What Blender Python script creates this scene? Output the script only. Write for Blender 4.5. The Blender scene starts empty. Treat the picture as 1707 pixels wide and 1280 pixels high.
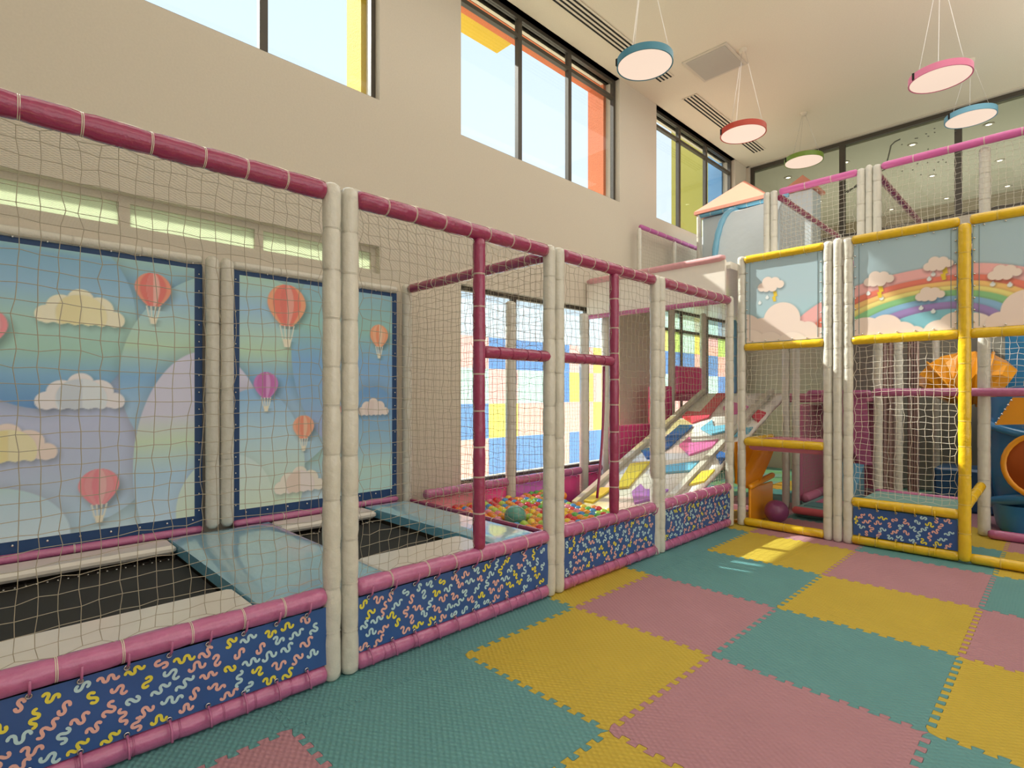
import bpy, math, random
import numpy as np
from mathutils import Vector
PI = math.pi
random.seed(7)
rng = np.random.default_rng(7)
S = bpy.context.scene
COL = bpy.context.collection

# ------------------------------------------------------------------ camera, world, lights, exposure
cam = bpy.data.cameras.new('camera')
camo = bpy.data.objects.new('camera', cam); COL.objects.link(camo)
camo.location = (0, 0, 1.5); camo.rotation_euler = (PI/2, 0, math.radians(45.5))
cam.sensor_width = 36; cam.lens = 915/1707*36; cam.shift_y = 16/1707
cam.clip_start = .05; cam.clip_end = 200
S.camera = camo

w = bpy.data.worlds.new('sky'); S.world = w; w.use_nodes = True
wn = w.node_tree
bg = wn.nodes['Background']
tcw = wn.nodes.new('ShaderNodeTexCoord'); sxw = wn.nodes.new('ShaderNodeSeparateXYZ'); rw = wn.nodes.new('ShaderNodeValToRGB')
wn.links.new(tcw.outputs['Generated'], sxw.inputs[0]); wn.links.new(sxw.outputs[2], rw.inputs[0]); wn.links.new(rw.outputs[0], bg.inputs[0])
rw.color_ramp.elements[0].position = 0; rw.color_ramp.elements[0].color = (.93, .96, 1, 1)
rw.color_ramp.elements[1].position = .9; rw.color_ramp.elements[1].color = (.60, .78, 1, 1)
bg.inputs[1].default_value = 1.25

def light(name, kind, loc, energy, color, size=None, rot=None, size_y=None):
    l = bpy.data.lights.new(name, kind); l.energy = energy; l.color = color
    o = bpy.data.objects.new(name, l); COL.objects.link(o); o.location = loc
    if kind == 'AREA':
        l.shape = 'RECTANGLE'; l.size = size; l.size_y = size_y or size
    if rot: o.rotation_euler = rot
    return o
sun = light('sun', 'SUN', (-12, 0, 12), 11, (1, .93, .80))
sun.data.angle = math.radians(.8)
sd = Vector((1, .22, -.86)).normalized()
sun.rotation_euler = sd.to_track_quat('-Z', 'Y').to_euler()
LC = (1, .975, .93)
light('fill_light_hall', 'AREA', (3.0, 1.5, 6.1), 60, LC, 4, (0, 0, 0), 9)  # added soft fill in place of the hall's unseen lamps
light('fill_light_entry', 'AREA', (.5, -2.6, 6.1), 22, LC, 5, (0, 0, 0), 2.4)  # added fill behind the camera, no fitting modelled
light('fill_light_playground', 'AREA', (-.9, 7.0, 6.2), 60, LC, 3, (0, 0, 0), 6)  # added fill to brighten the play frame, no fitting on the ceiling
light('fill_uplight_hall', 'AREA', (1.5, 5.0, 4.3), 190, LC, 2.2, (PI, 0, 0), 12)  # added upward fill that brightens the ceiling, there is no cove
light('fill_light_cage', 'AREA', (-3.2, 4.0, 6.1), 42, LC, 1.6, (0, 0, 0), 9)  # added fill over ramp, pit and trampolines, no lamp of its own
light('fill_light_under_deck', 'AREA', (-1.0, 8.3, 2.84), 9, LC, .7, (0, 0, 0), 1.4)  # added fill to lift the dark space below the deck
light('fill_light_front', 'AREA', (4.85, 2, 2.8), 150, (1, .98, .95), 10, (PI/2, 0, PI/2), 4.4)  # added frontal fill, the wall behind it has no glazing
light('fill_light_mezzanine', 'AREA', (-1.5, 14.6, 3.4), 170, (1, .97, .9), 8, (PI, 0, 0), 4)  # added upward fill for the mezzanine, apart from its downlights
S.view_settings.view_transform = 'Standard'; S.view_settings.look = 'None'
S.view_settings.gamma = 1; S.view_settings.use_curve_mapping = False
S.view_settings.exposure = 0.04

# ------------------------------------------------------------------ materials
def lin(c):
    if isinstance(c, str):
        c = tuple(int(c[i:i+2], 16) for i in (0, 2, 4))
    return tuple(((v/255)/12.92 if v/255 <= .04045 else ((v/255+.055)/1.055)**2.4) for v in c)
MATS = {}
def mat(name, color, rough=.5, bump=0, bscale=20, coat=0, metal=0, var=0, spec=.5, emit=None, sss=0, aniso=(1, 1, 1)):
    if name in MATS: return MATS[name]
    m = bpy.data.materials.new(name); m.use_nodes = True
    nt = m.node_tree; b = nt.nodes['Principled BSDF']
    c = (*lin(color), 1)
    b.inputs['Base Color'].default_value = c; b.inputs['Roughness'].default_value = rough
    b.inputs['Metallic'].default_value = metal; b.inputs['Coat Weight'].default_value = coat
    b.inputs['Coat Roughness'].default_value = .08
    b.inputs['Specular IOR Level'].default_value = spec
    tc = nt.nodes.new('ShaderNodeTexCoord'); mp = nt.nodes.new('ShaderNodeMapping'); mp.inputs['Scale'].default_value = aniso
    nt.links.new(tc.outputs['Object'], mp.inputs[0])
    n = nt.nodes.new('ShaderNodeTexNoise'); n.inputs['Scale'].default_value = bscale; n.inputs['Detail'].default_value = 4
    nt.links.new(mp.outputs[0], n.inputs['Vector'])
    if bump:
        bp = nt.nodes.new('ShaderNodeBump'); bp.inputs['Strength'].default_value = bump; bp.inputs['Distance'].default_value = .02
        nt.links.new(n.outputs['Fac'], bp.inputs['Height']); nt.links.new(bp.outputs[0], b.inputs['Normal'])
    mx = nt.nodes.new('ShaderNodeMix'); mx.data_type = 'RGBA'; mx.blend_type = 'MULTIPLY'; mx.inputs[0].default_value = 1
    mr = nt.nodes.new('ShaderNodeMapRange'); mr.inputs['To Min'].default_value = 1-var-.02; mr.inputs['To Max'].default_value = 1+var*.3
    mr.inputs['From Min'].default_value = .3; mr.inputs['From Max'].default_value = .7
    nt.links.new(n.outputs['Fac'], mr.inputs[0])
    mx.inputs[6].default_value = c; nt.links.new(mr.outputs[0], mx.inputs[7]); nt.links.new(mx.outputs[2], b.inputs['Base Color'])
    if emit:
        b.inputs['Emission Color'].default_value = (*lin(emit[0]), 1); b.inputs['Emission Strength'].default_value = emit[1]
    MATS[name] = m
    return m
wallm = mat('wall_paint', 'D3CABA', .85, .03, 60, var=.02)
ceilm = mat('ceiling_paint', 'E4DAC6', .9, .02, 60, var=.02)
pinkv = mat('pink_vinyl', 'BE6A98', .2, .4, 22, .5, var=.08)
mag = mat('magenta_vinyl', '9E3560', .18, .4, 22, .55, var=.08)
softpink = mat('pale_pink_vinyl', 'DFA3A8', .4, .15, 26, .2, var=.05)
whitev = mat('white_vinyl', 'D8D5CA', .26, .45, 18, .4, var=.05)
yellv = mat('yellow_vinyl', 'E4BC1C', .22, .35, 20, .5, var=.07)
bluev = mat('blue_padded_vinyl', '9CC4D6', .12, .22, 5, .6, var=.05, aniso=(1, 3, 1))
bluetrim = mat('light_blue_vinyl', '6FB0CE', .3, .2, 24, .3)
padw = mat('white_mat_vinyl', 'E4DFD6', .3, .08, 8, .25, var=.03)
tramp = mat('black_woven_mesh', '2B2B29', .75, .2, 300)
banner = mat('royal_blue_banner', '32599A', .45, .25, 6, .1, var=.08)
navy = mat('navy_border', '1D4578', .5)
netw = mat('lit_white_cord', 'EAE4D6', .7)  # lighter copy of the cord, front light put into the colour
netm = mat('shaded_net_cord', 'B2A996', .7)  # same white cord darkened, backlit shade put into the colour
tie = mat('cord_tie', 'E9E2D2', .6)
metal = mat('chrome', 'D8D8D8', .2, metal=1)
framem = mat('dark_bronze_frame', '4A443B', .45)
orangep = mat('orange_render', 'D9774A', .8, .2, 60, var=.15)
yellowp = mat('yellow_render', 'E3BE3C', .8, .2, 60, var=.12)
limep = mat('lime_yellow_render', '9C943A', .8, .2, 60, var=.1)
oran = mat('orange_plastic', 'F0A018', .3, .02, 8, .35)
bluep = mat('blue_plastic', '2F7FB4', .25, .02, 8, .4)
dkblue = mat('dark_blue_pad', '1E4F78', .4, .1, 10)
tealm = mat('teal_mat', '78A8A2', .5, .06, 10)
pinkm = mat('pink_mat', 'CF7C9A', .5, .06, 10)
purple = mat('purple_ball_rubber', '8C4878', .3, .15, 180, .3, var=.15)
hotpink = mat('hot_pink_vinyl', 'F2579E', .25, .1, 8, .4)
violet = mat('violet_vinyl', 'D56BD0', .25, .1, 8, .4)
rosev = mat('rose_vinyl', 'E58798', .35, .1, 8, .3)
dark = mat('vent_black', '15140F', .8)
greyg = mat('grille_grey', 'B8B3A8', .7)
alum = mat('grey_rail', 'C9C4B6', .4, .05, 20)
pinkroof = mat('salmon_roof_vinyl', 'E59A84', .5, .1, 10)
ltbluev = mat('pale_blue_fabric', 'D2DEE4', .4, .25, 8)
mauve = mat('mauve_curtain_vinyl', 'B59A93', .55, .2, 8)
ground = mat('paving', 'C9BFA8', .9, .2, 30)
squig = [mat('print_pale_blue', 'BCDCE4', .45), mat('print_salmon', 'E8B4AA', .45), mat('print_yellow', 'E6DA4E', .45)]

def tilemat(name, c):
    m = mat(name, c, .62, 0, 3, spec=.35, var=.04)
    nt = m.node_tree; b = nt.nodes['Principled BSDF']
    tc = nt.nodes.new('ShaderNodeTexCoord'); sx = nt.nodes.new('ShaderNodeSeparateXYZ'); nt.links.new(tc.outputs['Object'], sx.inputs[0])
    def mth(op, a, b2=None):
        q = nt.nodes.new('ShaderNodeMath'); q.operation = op
        if hasattr(a, 'links'): nt.links.new(a, q.inputs[0])
        else: q.inputs[0].default_value = a
        if b2 is not None:
            if hasattr(b2, 'links'): nt.links.new(b2, q.inputs[1])
            else: q.inputs[1].default_value = b2
        return q.outputs[0]
    a = mth('SINE', mth('MULTIPLY', sx.outputs[0], 2*PI/.045)); c2 = mth('SINE', mth('MULTIPLY', sx.outputs[1], 2*PI/.03))
    h = mth('MULTIPLY', a, c2)
    bp = nt.nodes.new('ShaderNodeBump'); bp.inputs['Strength'].default_value = .55; bp.inputs['Distance'].default_value = .004
    nt.links.new(h, bp.inputs['Height']); nt.links.new(bp.outputs[0], b.inputs['Normal'])
    return m
tilem = [tilemat('yellow_foam', 'C6AC3E'), tilemat('pink_foam', 'B4848E'), tilemat('teal_foam', '62989A')]

def glassm(name, tint, rough=.02, gl=.08):
    m = bpy.data.materials.new(name); m.use_nodes = True; nt = m.node_tree
    nt.nodes.remove(nt.nodes['Principled BSDF']); out = nt.nodes['Material Output']
    t = nt.nodes.new('ShaderNodeBsdfTransparent'); t.inputs[0].default_value = (*tint, 1)
    g = nt.nodes.new('ShaderNodeBsdfGlossy'); g.inputs['Roughness'].default_value = rough
    lw = nt.nodes.new('ShaderNodeLayerWeight'); lw.inputs[0].default_value = .5
    pw = nt.nodes.new('ShaderNodeMath'); pw.operation = 'POWER'; nt.links.new(lw.outputs['Facing'], pw.inputs[0]); pw.inputs[1].default_value = 4
    fr = nt.nodes.new('ShaderNodeMath'); fr.operation = 'MULTIPLY_ADD'; nt.links.new(pw.outputs[0], fr.inputs[0]); fr.inputs[1].default_value = .45; fr.inputs[2].default_value = .02
    mx = nt.nodes.new('ShaderNodeMixShader'); nt.links.new(fr.outputs[0], mx.inputs[0])
    nt.links.new(t.outputs[0], mx.inputs[1]); nt.links.new(g.outputs[0], mx.inputs[2]); nt.links.new(mx.outputs[0], out.inputs[0])
    return m
glass = glassm('window_glass', (.93, .96, .97)); gglass = glassm('tinted_glass', (.76, .79, .74))
def filmm(name, c):
    m = bpy.data.materials.new(name); m.use_nodes = True; nt = m.node_tree
    nt.nodes.remove(nt.nodes['Principled BSDF']); out = nt.nodes['Material Output']
    col = (*lin(c), 1)
    t = nt.nodes.new('ShaderNodeBsdfTransparent'); t.inputs[0].default_value = (*[v**.5 for v in lin(c)], 1)
    tr = nt.nodes.new('ShaderNodeBsdfTranslucent'); tr.inputs[0].default_value = col
    mx = nt.nodes.new('ShaderNodeMixShader'); mx.inputs[0].default_value = .10 if c == 'E6F0F4' else 1.0 if c == 'BCC4B2' else .38
    nt.links.new(t.outputs[0], mx.inputs[1]); nt.links.new(tr.outputs[0], mx.inputs[2]); nt.links.new(mx.outputs[0], out.inputs[0])
    return m
films = {'w': filmm('film_clear_blue', 'E6F0F4'), 'p': filmm('film_pink', 'E6C2BC'), 'b': filmm('film_blue', '86A6CE'),
         'm': filmm('film_mint', 'C6DCD4'), 'y': filmm('film_yellow', 'E2DA8E'), 'frost': filmm('frosted_green_glass', 'BCC4B2'), 'g': filmm('film_green', 'C6DA96')}

def meshroof():
    m = bpy.data.materials.new('fine_white_roof_mesh'); m.use_nodes = True; nt = m.node_tree
    b = nt.nodes['Principled BSDF']; b.inputs['Base Color'].default_value = (.8, .78, .72, 1); b.inputs['Roughness'].default_value = .8
    tc = nt.nodes.new('ShaderNodeTexCoord'); out = nt.nodes['Material Output']
    mp = nt.nodes.new('ShaderNodeMapping'); mp.inputs['Rotation'].default_value = (0, 0, PI/4); nt.links.new(tc.outputs['Object'], mp.inputs[0])
    sx = nt.nodes.new('ShaderNodeSeparateXYZ'); nt.links.new(mp.outputs[0], sx.inputs[0])
    outs = []
    for k in (0, 1):
        a = nt.nodes.new('ShaderNodeMath'); a.operation = 'PINGPONG'; nt.links.new(sx.outputs[k], a.inputs[0]); a.inputs[1].default_value = .012
        l = nt.nodes.new('ShaderNodeMath'); l.operation = 'LESS_THAN'; nt.links.new(a.outputs[0], l.inputs[0]); l.inputs[1].default_value = .0007
        outs.append(l.outputs[0])
    mx = nt.nodes.new('ShaderNodeMath'); mx.operation = 'MAXIMUM'; nt.links.new(outs[0], mx.inputs[0]); nt.links.new(outs[1], mx.inputs[1])
    t = nt.nodes.new('ShaderNodeBsdfTransparent'); ms = nt.nodes.new('ShaderNodeMixShader')
    nt.links.new(mx.outputs[0], ms.inputs[0]); nt.links.new(t.outputs[0], ms.inputs[1]); nt.links.new(b.outputs[0], ms.inputs[2]); nt.links.new(ms.outputs[0], out.inputs[0])
    return m
finemesh = meshroof()
def printm():
    m = mat('printed_vinyl', 'FFFFFF', .42, .05, 8, .05); nt = m.node_tree; b = nt.nodes['Principled BSDF']
    a = nt.nodes.new('ShaderNodeAttribute'); a.attribute_name = 'print'
    for l in list(b.inputs['Base Color'].links): nt.links.remove(l)
    nt.links.new(a.outputs['Color'], b.inputs['Base Color'])
    return m
prt = printm()
lampglow = mat('lamp_diffuser', '8A8680', .6, emit=('FFE2CC', .80))
spot = mat('downlight_glow', 'FFFFFF', .6, emit=('FFF0D8', 7))

# ------------------------------------------------------------------ mesh helpers
class MB:
    def __init__(s): s.v = []; s.f = []; s.mi = []; s.n = 0
    def add(s, v, f, mi=0):
        v = np.asarray(v, float).reshape(-1, 3); s.v.append(v)
        s.f += [tuple(i+s.n for i in q) for q in f]; s.mi += [mi]*len(f); s.n += len(v)
        return s
    def box(s, a, b, mi=0, bev=0):
        (x0, y0, z0), (x1, y1, z1) = a, b
        x0, x1 = min(x0, x1), max(x0, x1); y0, y1 = min(y0, y1), max(y0, y1); z0, z1 = min(z0, z1), max(z0, z1)
        if bev:
            e = min(bev, (x1-x0)/2.01, (y1-y0)/2.01, (z1-z0)/2.01)
            v = []; 
            for zz, ins in ((z0, e), (z0+e, 0), (z1-e, 0), (z1, e)):
                X0, X1, Y0, Y1 = x0+ins, x1-ins, y0+ins, y1-ins
                v += [(X0+e, Y0, zz), (X1-e, Y0, zz), (X1, Y0+e, zz), (X1, Y1-e, zz), (X1-e, Y1, zz), (X0+e, Y1, zz), (X0, Y1-e, zz), (X0, Y0+e, zz)]
            f = [tuple(range(7, -1, -1)), tuple(range(24, 32))]
            for r in range(3):
                for k in range(8): f.append((r*8+k, r*8+(k+1) % 8, r*8+8+(k+1) % 8, r*8+8+k))
            return s.add(v, f, mi)
        v = [(x0, y0, z0), (x1, y0, z0), (x1, y1, z0), (x0, y1, z0), (x0, y0, z1), (x1, y0, z1), (x1, y1, z1), (x0, y1, z1)]
        return s.add(v, [(3, 2, 1, 0), (4, 5, 6, 7), (0, 1, 5, 4), (1, 2, 6, 5), (2, 3, 7, 6), (3, 0, 4, 7)], mi)
    def rings(s, pts, rad, n=12, mi=0, caps=True, closed=False):
        pts = np.asarray(pts, float); N = len(pts); rad = np.broadcast_to(np.asarray(rad, float), (N,)) if np.ndim(rad) < 2 else np.asarray(rad)
        t = np.gradient(pts, axis=0) if not closed else np.roll(pts, -1, 0)-np.roll(pts, 1, 0)
        t /= np.linalg.norm(t, axis=1)[:, None]+1e-12
        up = np.array([0, 0, 1.]) if abs(t[0][2]) < .8 else np.array([1., 0, 0])
        V = []
        a = np.arange(n)/n*2*PI
        for i in range(N):
            u = np.cross(t[i], up); 
            if np.linalg.norm(u) < 1e-3: u = pu
            u /= np.linalg.norm(u); pu = u; w_ = np.cross(u, t[i])
            r = rad[i]
            V.append(pts[i]+(np.cos(a)*r)[:, None]*u+(np.sin(a)*r)[:, None]*w_)
        V = np.concatenate(V); f = []
        for i in range(N if closed else N-1):
            j = (i+1) % N
            for k in range(n): f.append((i*n+k, i*n+(k+1) % n, j*n+(k+1) % n, j*n+k))
        if caps and not closed: f += [tuple(range(n-1, -1, -1)), tuple((N-1)*n+k for k in range(n))]
        return s.add(V, f, mi)
    def pad(s, p0, p1, r, seg=.17, n=14, sq=.10, mi=0, taper=.6):
        """a foam padded tube with bulges between its ties; returns tie points"""
        p0 = np.array(p0, float); p1 = np.array(p1, float); L = np.linalg.norm(p1-p0); d = (p1-p0)/L
        k = max(1, round(L/seg)); ts = [0]; 
        cuts = np.linspace(0, L, k+1); cuts[1:-1] += rng.uniform(-.02, .02, k-1)
        pos = []; rad = []
        ph = rng.uniform(0, 6)
        for i in range(k):
            for q in (0, .06, .2, .5, .8, .94):
                pos.append(cuts[i]+q*(cuts[i+1]-cuts[i])); e = min(q, 1-q)
                rad.append(r*(1-sq*(1-min(1, e/.2))**1.5)*(1+rng.uniform(-.012, .012)))
        pos.append(L); rad.append(r*(1-sq)); 
        rad = np.array(rad); rad[0] = r*taper; rad[-1] = r*taper; pos = np.array(pos)
        P = p0+pos[:, None]*d
        a = np.arange(n)/n*2*PI
        R2 = rad[:, None]*(1+.018*np.sin(3*a[None]+ph+pos[:, None]*9)+.012*rng.standard_normal((len(pos), n)))
        s.rings(P, R2, n, mi)
        return [p0+d*c for c in cuts[1:-1]], d
    def torus(s, c, axis, R, r, n=14, m=6, mi=0):
        c = np.array(c, float); axis = np.array(axis, float); axis /= np.linalg.norm(axis)
        u = np.cross(axis, [0, 0, 1.] if abs(axis[2]) < .9 else [1., 0, 0]); u /= np.linalg.norm(u); w_ = np.cross(axis, u)
        a = np.arange(n)/n*2*PI; P = c+R*(np.cos(a)[:, None]*u+np.sin(a)[:, None]*w_)
        b = np.arange(m)/m*2*PI; V = []
        for i in range(n):
            rd = (P[i]-c)/R; V.append(P[i]+r*(np.cos(b)[:, None]*rd+np.sin(b)[:, None]*axis))
        f = [(i*m+k, ((i+1) % n)*m+k, ((i+1) % n)*m+(k+1) % m, i*m+(k+1) % m) for i in range(n) for k in range(m)]
        return s.add(np.concatenate(V), f, mi)
    def lathe(s, c, prof, n=32, mi=0):
        V = []; a = np.arange(n)/n*2*PI
        for r, z in prof: V.append(np.stack([c[0]+r*np.cos(a), c[1]+r*np.sin(a), np.full(n, c[2]+z)], 1))
        f = [(i*n+k, i*n+(k+1) % n, (i+1)*n+(k+1) % n, (i+1)*n+k) for i in range(len(prof)-1) for k in range(n)]
        return s.add(np.concatenate(V), f, mi)
    def prism(s, poly, fn, t0, t1, mi=0):
        """poly in 2D, fn(a,b,t)->xyz"""
        n = len(poly); v = [fn(a, b, t0) for a, b in poly]+[fn(a, b, t1) for a, b in poly]
        f = [tuple(range(n-1, -1, -1)), tuple(range(n, 2*n))]+[(i, (i+1) % n, n+(i+1) % n, n+i) for i in range(n)]
        return s.add(v, f, mi)
    def build(s, name, m, parent=None, smooth=False, origin=None):
        V = np.concatenate(s.v)
        if parent is not None:
            o0 = np.zeros(3); p = parent
            while p is not None: o0 += np.array(p.location); p = p.parent
        elif origin is not None: o0 = np.array(origin, float)
        else:
            lo, hi = V.min(0), V.max(0); o0 = np.array([(lo[0]+hi[0])/2, (lo[1]+hi[1])/2, lo[2]])
        me = bpy.data.meshes.new(name); me.from_pydata((V-o0).tolist(), [], s.f)
        for q in (m if isinstance(m, (list, tuple)) else [m]): me.materials.append(q)
        if max(s.mi): me.polygons.foreach_set('material_index', s.mi)
        if smooth: me.polygons.foreach_set('use_smooth', [True]*len(s.f))
        o = bpy.data.objects.new(name, me); COL.objects.link(o)
        if smooth == 2:
            md = o.modifiers.new('edge', 'EDGE_SPLIT'); md.split_angle = math.radians(40)
        if parent is not None: o.parent = parent
        else: o.location = o0
        return o
def tag(o, label, cat, group=None):
    o['label'] = label; o['category'] = cat
    if group: o['group'] = group
    return o
def thing(name, label, cat, loc, group=None):
    o = bpy.data.objects.new(name, None); o.empty_display_size = .1; COL.objects.link(o); o.location = loc
    return tag(o, label, cat, group)
def struct(o): o['kind'] = 'structure'; return o
def stuff(o): o['kind'] = 'stuff'; return o

def net(name, parent, O, U, V, lu, lv, cell=.062, r=.0016, wob=.004, sag=.0, mt=None, pull=.35):
    O = np.array(O, float); U = np.array(U, float); V = np.array(V, float); U /= np.linalg.norm(U); V /= np.linalg.norm(V); Nn = np.cross(U, V)
    nu = max(2, round(lu/cell)); nv = max(2, round(lv/cell)); du, dv = lu/nu, lv/nv
    I, J = np.meshgrid(np.arange(nu+1), np.arange(nv+1), indexing='ij')
    a = I*du+rng.normal(0, wob, I.shape)+.010*np.sin(J*.35+rng.uniform(0, 6))*np.sin(I*.21+1); b = J*dv+rng.normal(0, wob, I.shape)+.012*np.sin(I*.3+rng.uniform(0, 6))*np.sin(J*.2+.5)
    for arr, idx, step, other in ((a, (0, slice(None)), du, J[0]), (a, (nu, slice(None)), -du, J[0])):
        arr[idx] = (0 if step > 0 else lu)+step*pull*np.where(other % 3 == 0, 0, 1)+rng.normal(0, .003, len(other))
    for idx, step, other in (((slice(None), 0), dv, I[:, 0]), ((slice(None), nv), -dv, I[:, 0])):
        b[idx] = (0 if step > 0 else lv)+step*pull*np.where(other % 3 == 0, 0, 1)+rng.normal(0, .003, len(other))
    c = rng.normal(0, wob, I.shape)*.8+sag*np.sin(PI*I/nu)*np.sin(PI*J/nv)
    P = O+a[..., None]*U+b[..., None]*V+c[..., None]*Nn
    vs, fs, base = [], [], 0
    for A, side in ((P, V), (P.transpose(1, 0, 2), U)):
        # strands run along axis 0 of A ; A: (N, L, 3)
        N, L = A.shape[:2]
        ang = np.array([PI/2, PI/2+2*PI/3, PI/2+4*PI/3])
        off = r*(np.cos(ang)[:, None]*side+np.sin(ang)[:, None]*Nn)
        W = A[:, :, None, :]+off[None, None]
        vs.append(W.reshape(-1, 3))
        n_, l_, k_ = np.meshgrid(np.arange(N-1), np.arange(L), np.arange(3), indexing='ij')
        ix = lambda n, l, k: base+(n*L+l)*3+k % 3
        fs.append(np.stack([ix(n_, l_, k_), ix(n_, l_, k_+1), ix(n_+1, l_, k_+1), ix(n_+1, l_, k_)], -1).reshape(-1, 4)); base += N*L*3
    Vv = np.concatenate(vs); Ff = np.concatenate(fs)
    o0 = np.zeros(3); p = parent
    while p is not None: o0 += np.array(p.location); p = p.parent
    me = bpy.data.meshes.new(name); me.vertices.add(len(Vv)); me.vertices.foreach_set('co', (Vv-o0).ravel())
    me.loops.add(Ff.size); me.loops.foreach_set('vertex_index', Ff.ravel().astype(np.int32)); me.polygons.add(len(Ff))
    me.polygons.foreach_set('loop_start', np.arange(0, Ff.size, 4, dtype=np.int32)); me.polygons.foreach_set('use_smooth', np.ones(len(Ff), bool))
    me.update(calc_edges=True); me.materials.append(mt or netm)
    o = bpy.data.objects.new(name, me); COL.objects.link(o); o.parent = parent
    return o

# ------------------------------------------------------------------ print painter
class Art:
    """rasterised flat print: colours held per vertex of a fine flat grid"""
    lift = 1
    def __init__(s, a0, a1, b0, b1, step=.007):
        s.na = int((a1-a0)/step); s.nb = int((b1-b0)/step); s.a = np.linspace(a0, a1, s.na+1); s.b = np.linspace(b0, b1, s.nb+1)
        s.A, s.B = np.meshgrid(s.a, s.b, indexing='ij'); s.img = np.zeros((*s.A.shape, 3)); s.st = step
    def fill(s, stops, coord=None):
        c = s.B if coord is None else coord
        xs = [q[0] for q in stops]; cs = np.array([q[1] if not isinstance(q[1], str) else [int(q[1][i:i+2], 16)/255 for i in (0, 2, 4)] for q in stops])
        return np.stack([np.interp(c, xs, cs[:, k]) for k in range(3)], -1)
    def put(s, sdf, col, shadow=.35, off=(.012, -.02), blur=.05):
        """sdf: function(A,B)->signed distance"""
        if shadow:
            d = sdf(s.A-off[0], s.B-off[1]); sh = shadow*np.clip(1-(d+blur*.3)/blur, 0, 1)**1.6
            s.img *= (1-sh[..., None])
        m = np.clip(.5-sdf(s.A, s.B)/s.st, 0, 1)[..., None]
        if isinstance(col, str): col = np.array([int(col[i:i+2], 16)/255 for i in (0, 2, 4)])
        s.img = s.img*(1-m)+col*m
    def build(s, name, fn, parent, border=None):
        V = np.stack(fn(s.A, s.B), -1).reshape(-1, 3); nb = s.nb+1
        I, J = np.meshgrid(np.arange(s.na), np.arange(s.nb), indexing='ij'); F = np.stack([I*nb+J, (I+1)*nb+J, (I+1)*nb+J+1, I*nb+J+1], -1).reshape(-1, 4)
        o0 = np.zeros(3); p = parent
        while p is not None: o0 += np.array(p.location); p = p.parent
        me = bpy.data.meshes.new(name); me.vertices.add(len(V)); me.vertices.foreach_set('co', (V-o0).ravel())
        me.loops.add(F.size); me.loops.foreach_set('vertex_index', F.ravel().astype(np.int32)); me.polygons.add(len(F))
        me.polygons.foreach_set('loop_start', np.arange(0, F.size, 4, dtype=np.int32)); me.update(calc_edges=True)
        c = np.clip(1-(1-s.img)*s.lift, 0, 1); c = np.where(c <= .04045, c/12.92, ((c+.055)/1.055)**2.4).reshape(-1, 3)
        at = me.color_attributes.new('print', 'FLOAT_COLOR', 'POINT'); at.data.foreach_set('color', np.concatenate([c, np.ones((len(c), 1))], 1).astype(np.float32).ravel())
        me.materials.append(prt); o = bpy.data.objects.new(name, me); COL.objects.link(o); o.parent = parent
        return o
def circs(L): return lambda a, b: np.min([np.hypot(a-x, b-y)-r for x, y, r in L], 0)
def ell(x, y, ra, rb): return lambda a, b: (np.sqrt(((a-x)/ra)**2+((b-y)/rb)**2)-1)*min(ra, rb)
def inter(f, g): return lambda a, b: np.maximum(f(a, b), g(a, b))
def cloud(art, x, y, w_, c0, c1, c2, sh=.3):
    """paper cloud: scalloped outline with three paper folds"""
    k = w_/.52
    L = [(x-.19*k, y-.03*k, .065*k), (x-.11*k, y+.03*k, .085*k), (x-.005*k, y+.09*k, .076*k), (x+.10*k, y+.035*k, .085*k), (x+.19*k, y-.035*k, .062*k), (x-.02*k, y-.01*k, .10*k), (x+.09*k, y-.02*k, .075*k), (x-.1*k, y-.03*k, .07*k)]
    f = inter(circs(L), lambda a, b: (y-.085*k+.005*k*np.cos((a-x)*82/k))-b)
    art.put(f, c0, sh)
    art.put(inter(f, circs([(x+.0*k, y-.02*k, .145*k)])), c1, .06, (0, 0), .02)
    art.put(inter(f, lambda a, b: np.maximum(circs([(x-.02*k, y+.0*k, .12*k)])(a, b), a-x)), c2, .08, (.0, 0), .015)
    return f
def balloon(art, x, y, r, cols):
    """paper hot-air balloon: envelope of gores, ropes and basket; y is the centre of the envelope"""
    def env(w_):
        def f(a, b):
            dy = (b-y)/r; ww = np.where(dy > 0, np.sqrt(np.clip(1-dy**2, 0, 1)), np.clip(1-(np.abs(dy)/1.42)**1.7, 0, 1))*r*w_
            d = np.abs(a-x)-ww
            return np.where((dy > 1) | (dy < -1.15), .05, d)
        return f
    art.put(env(1), cols[0], .4, (.02, -.03), .07)
    art.put(env(.72), cols[1], .10, (0, 0), .015); art.put(env(.36), cols[2], .10, (0, 0), .012)
    art.put(inter(env(.36), lambda a, b: a-x), cols[3], 0)
    yb = y-1.85*r
    for q in (-1, -.35, .35, 1):
        art.put(lambda a, b, q=q: np.where((b < y-1.12*r) & (b > yb), np.abs(a-x-q*r*(.22+.14*(b-yb)/(.7*r)))-.0045, .05), 'F4EBD0', 0)
    art.put(lambda a, b: np.where((b < yb+.02*r) & (b > yb-.42*r), np.abs(a-x)-r*(.24+.1*(b-yb)/(.42*r)), .05), 'F3E7C4', .25)

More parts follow.
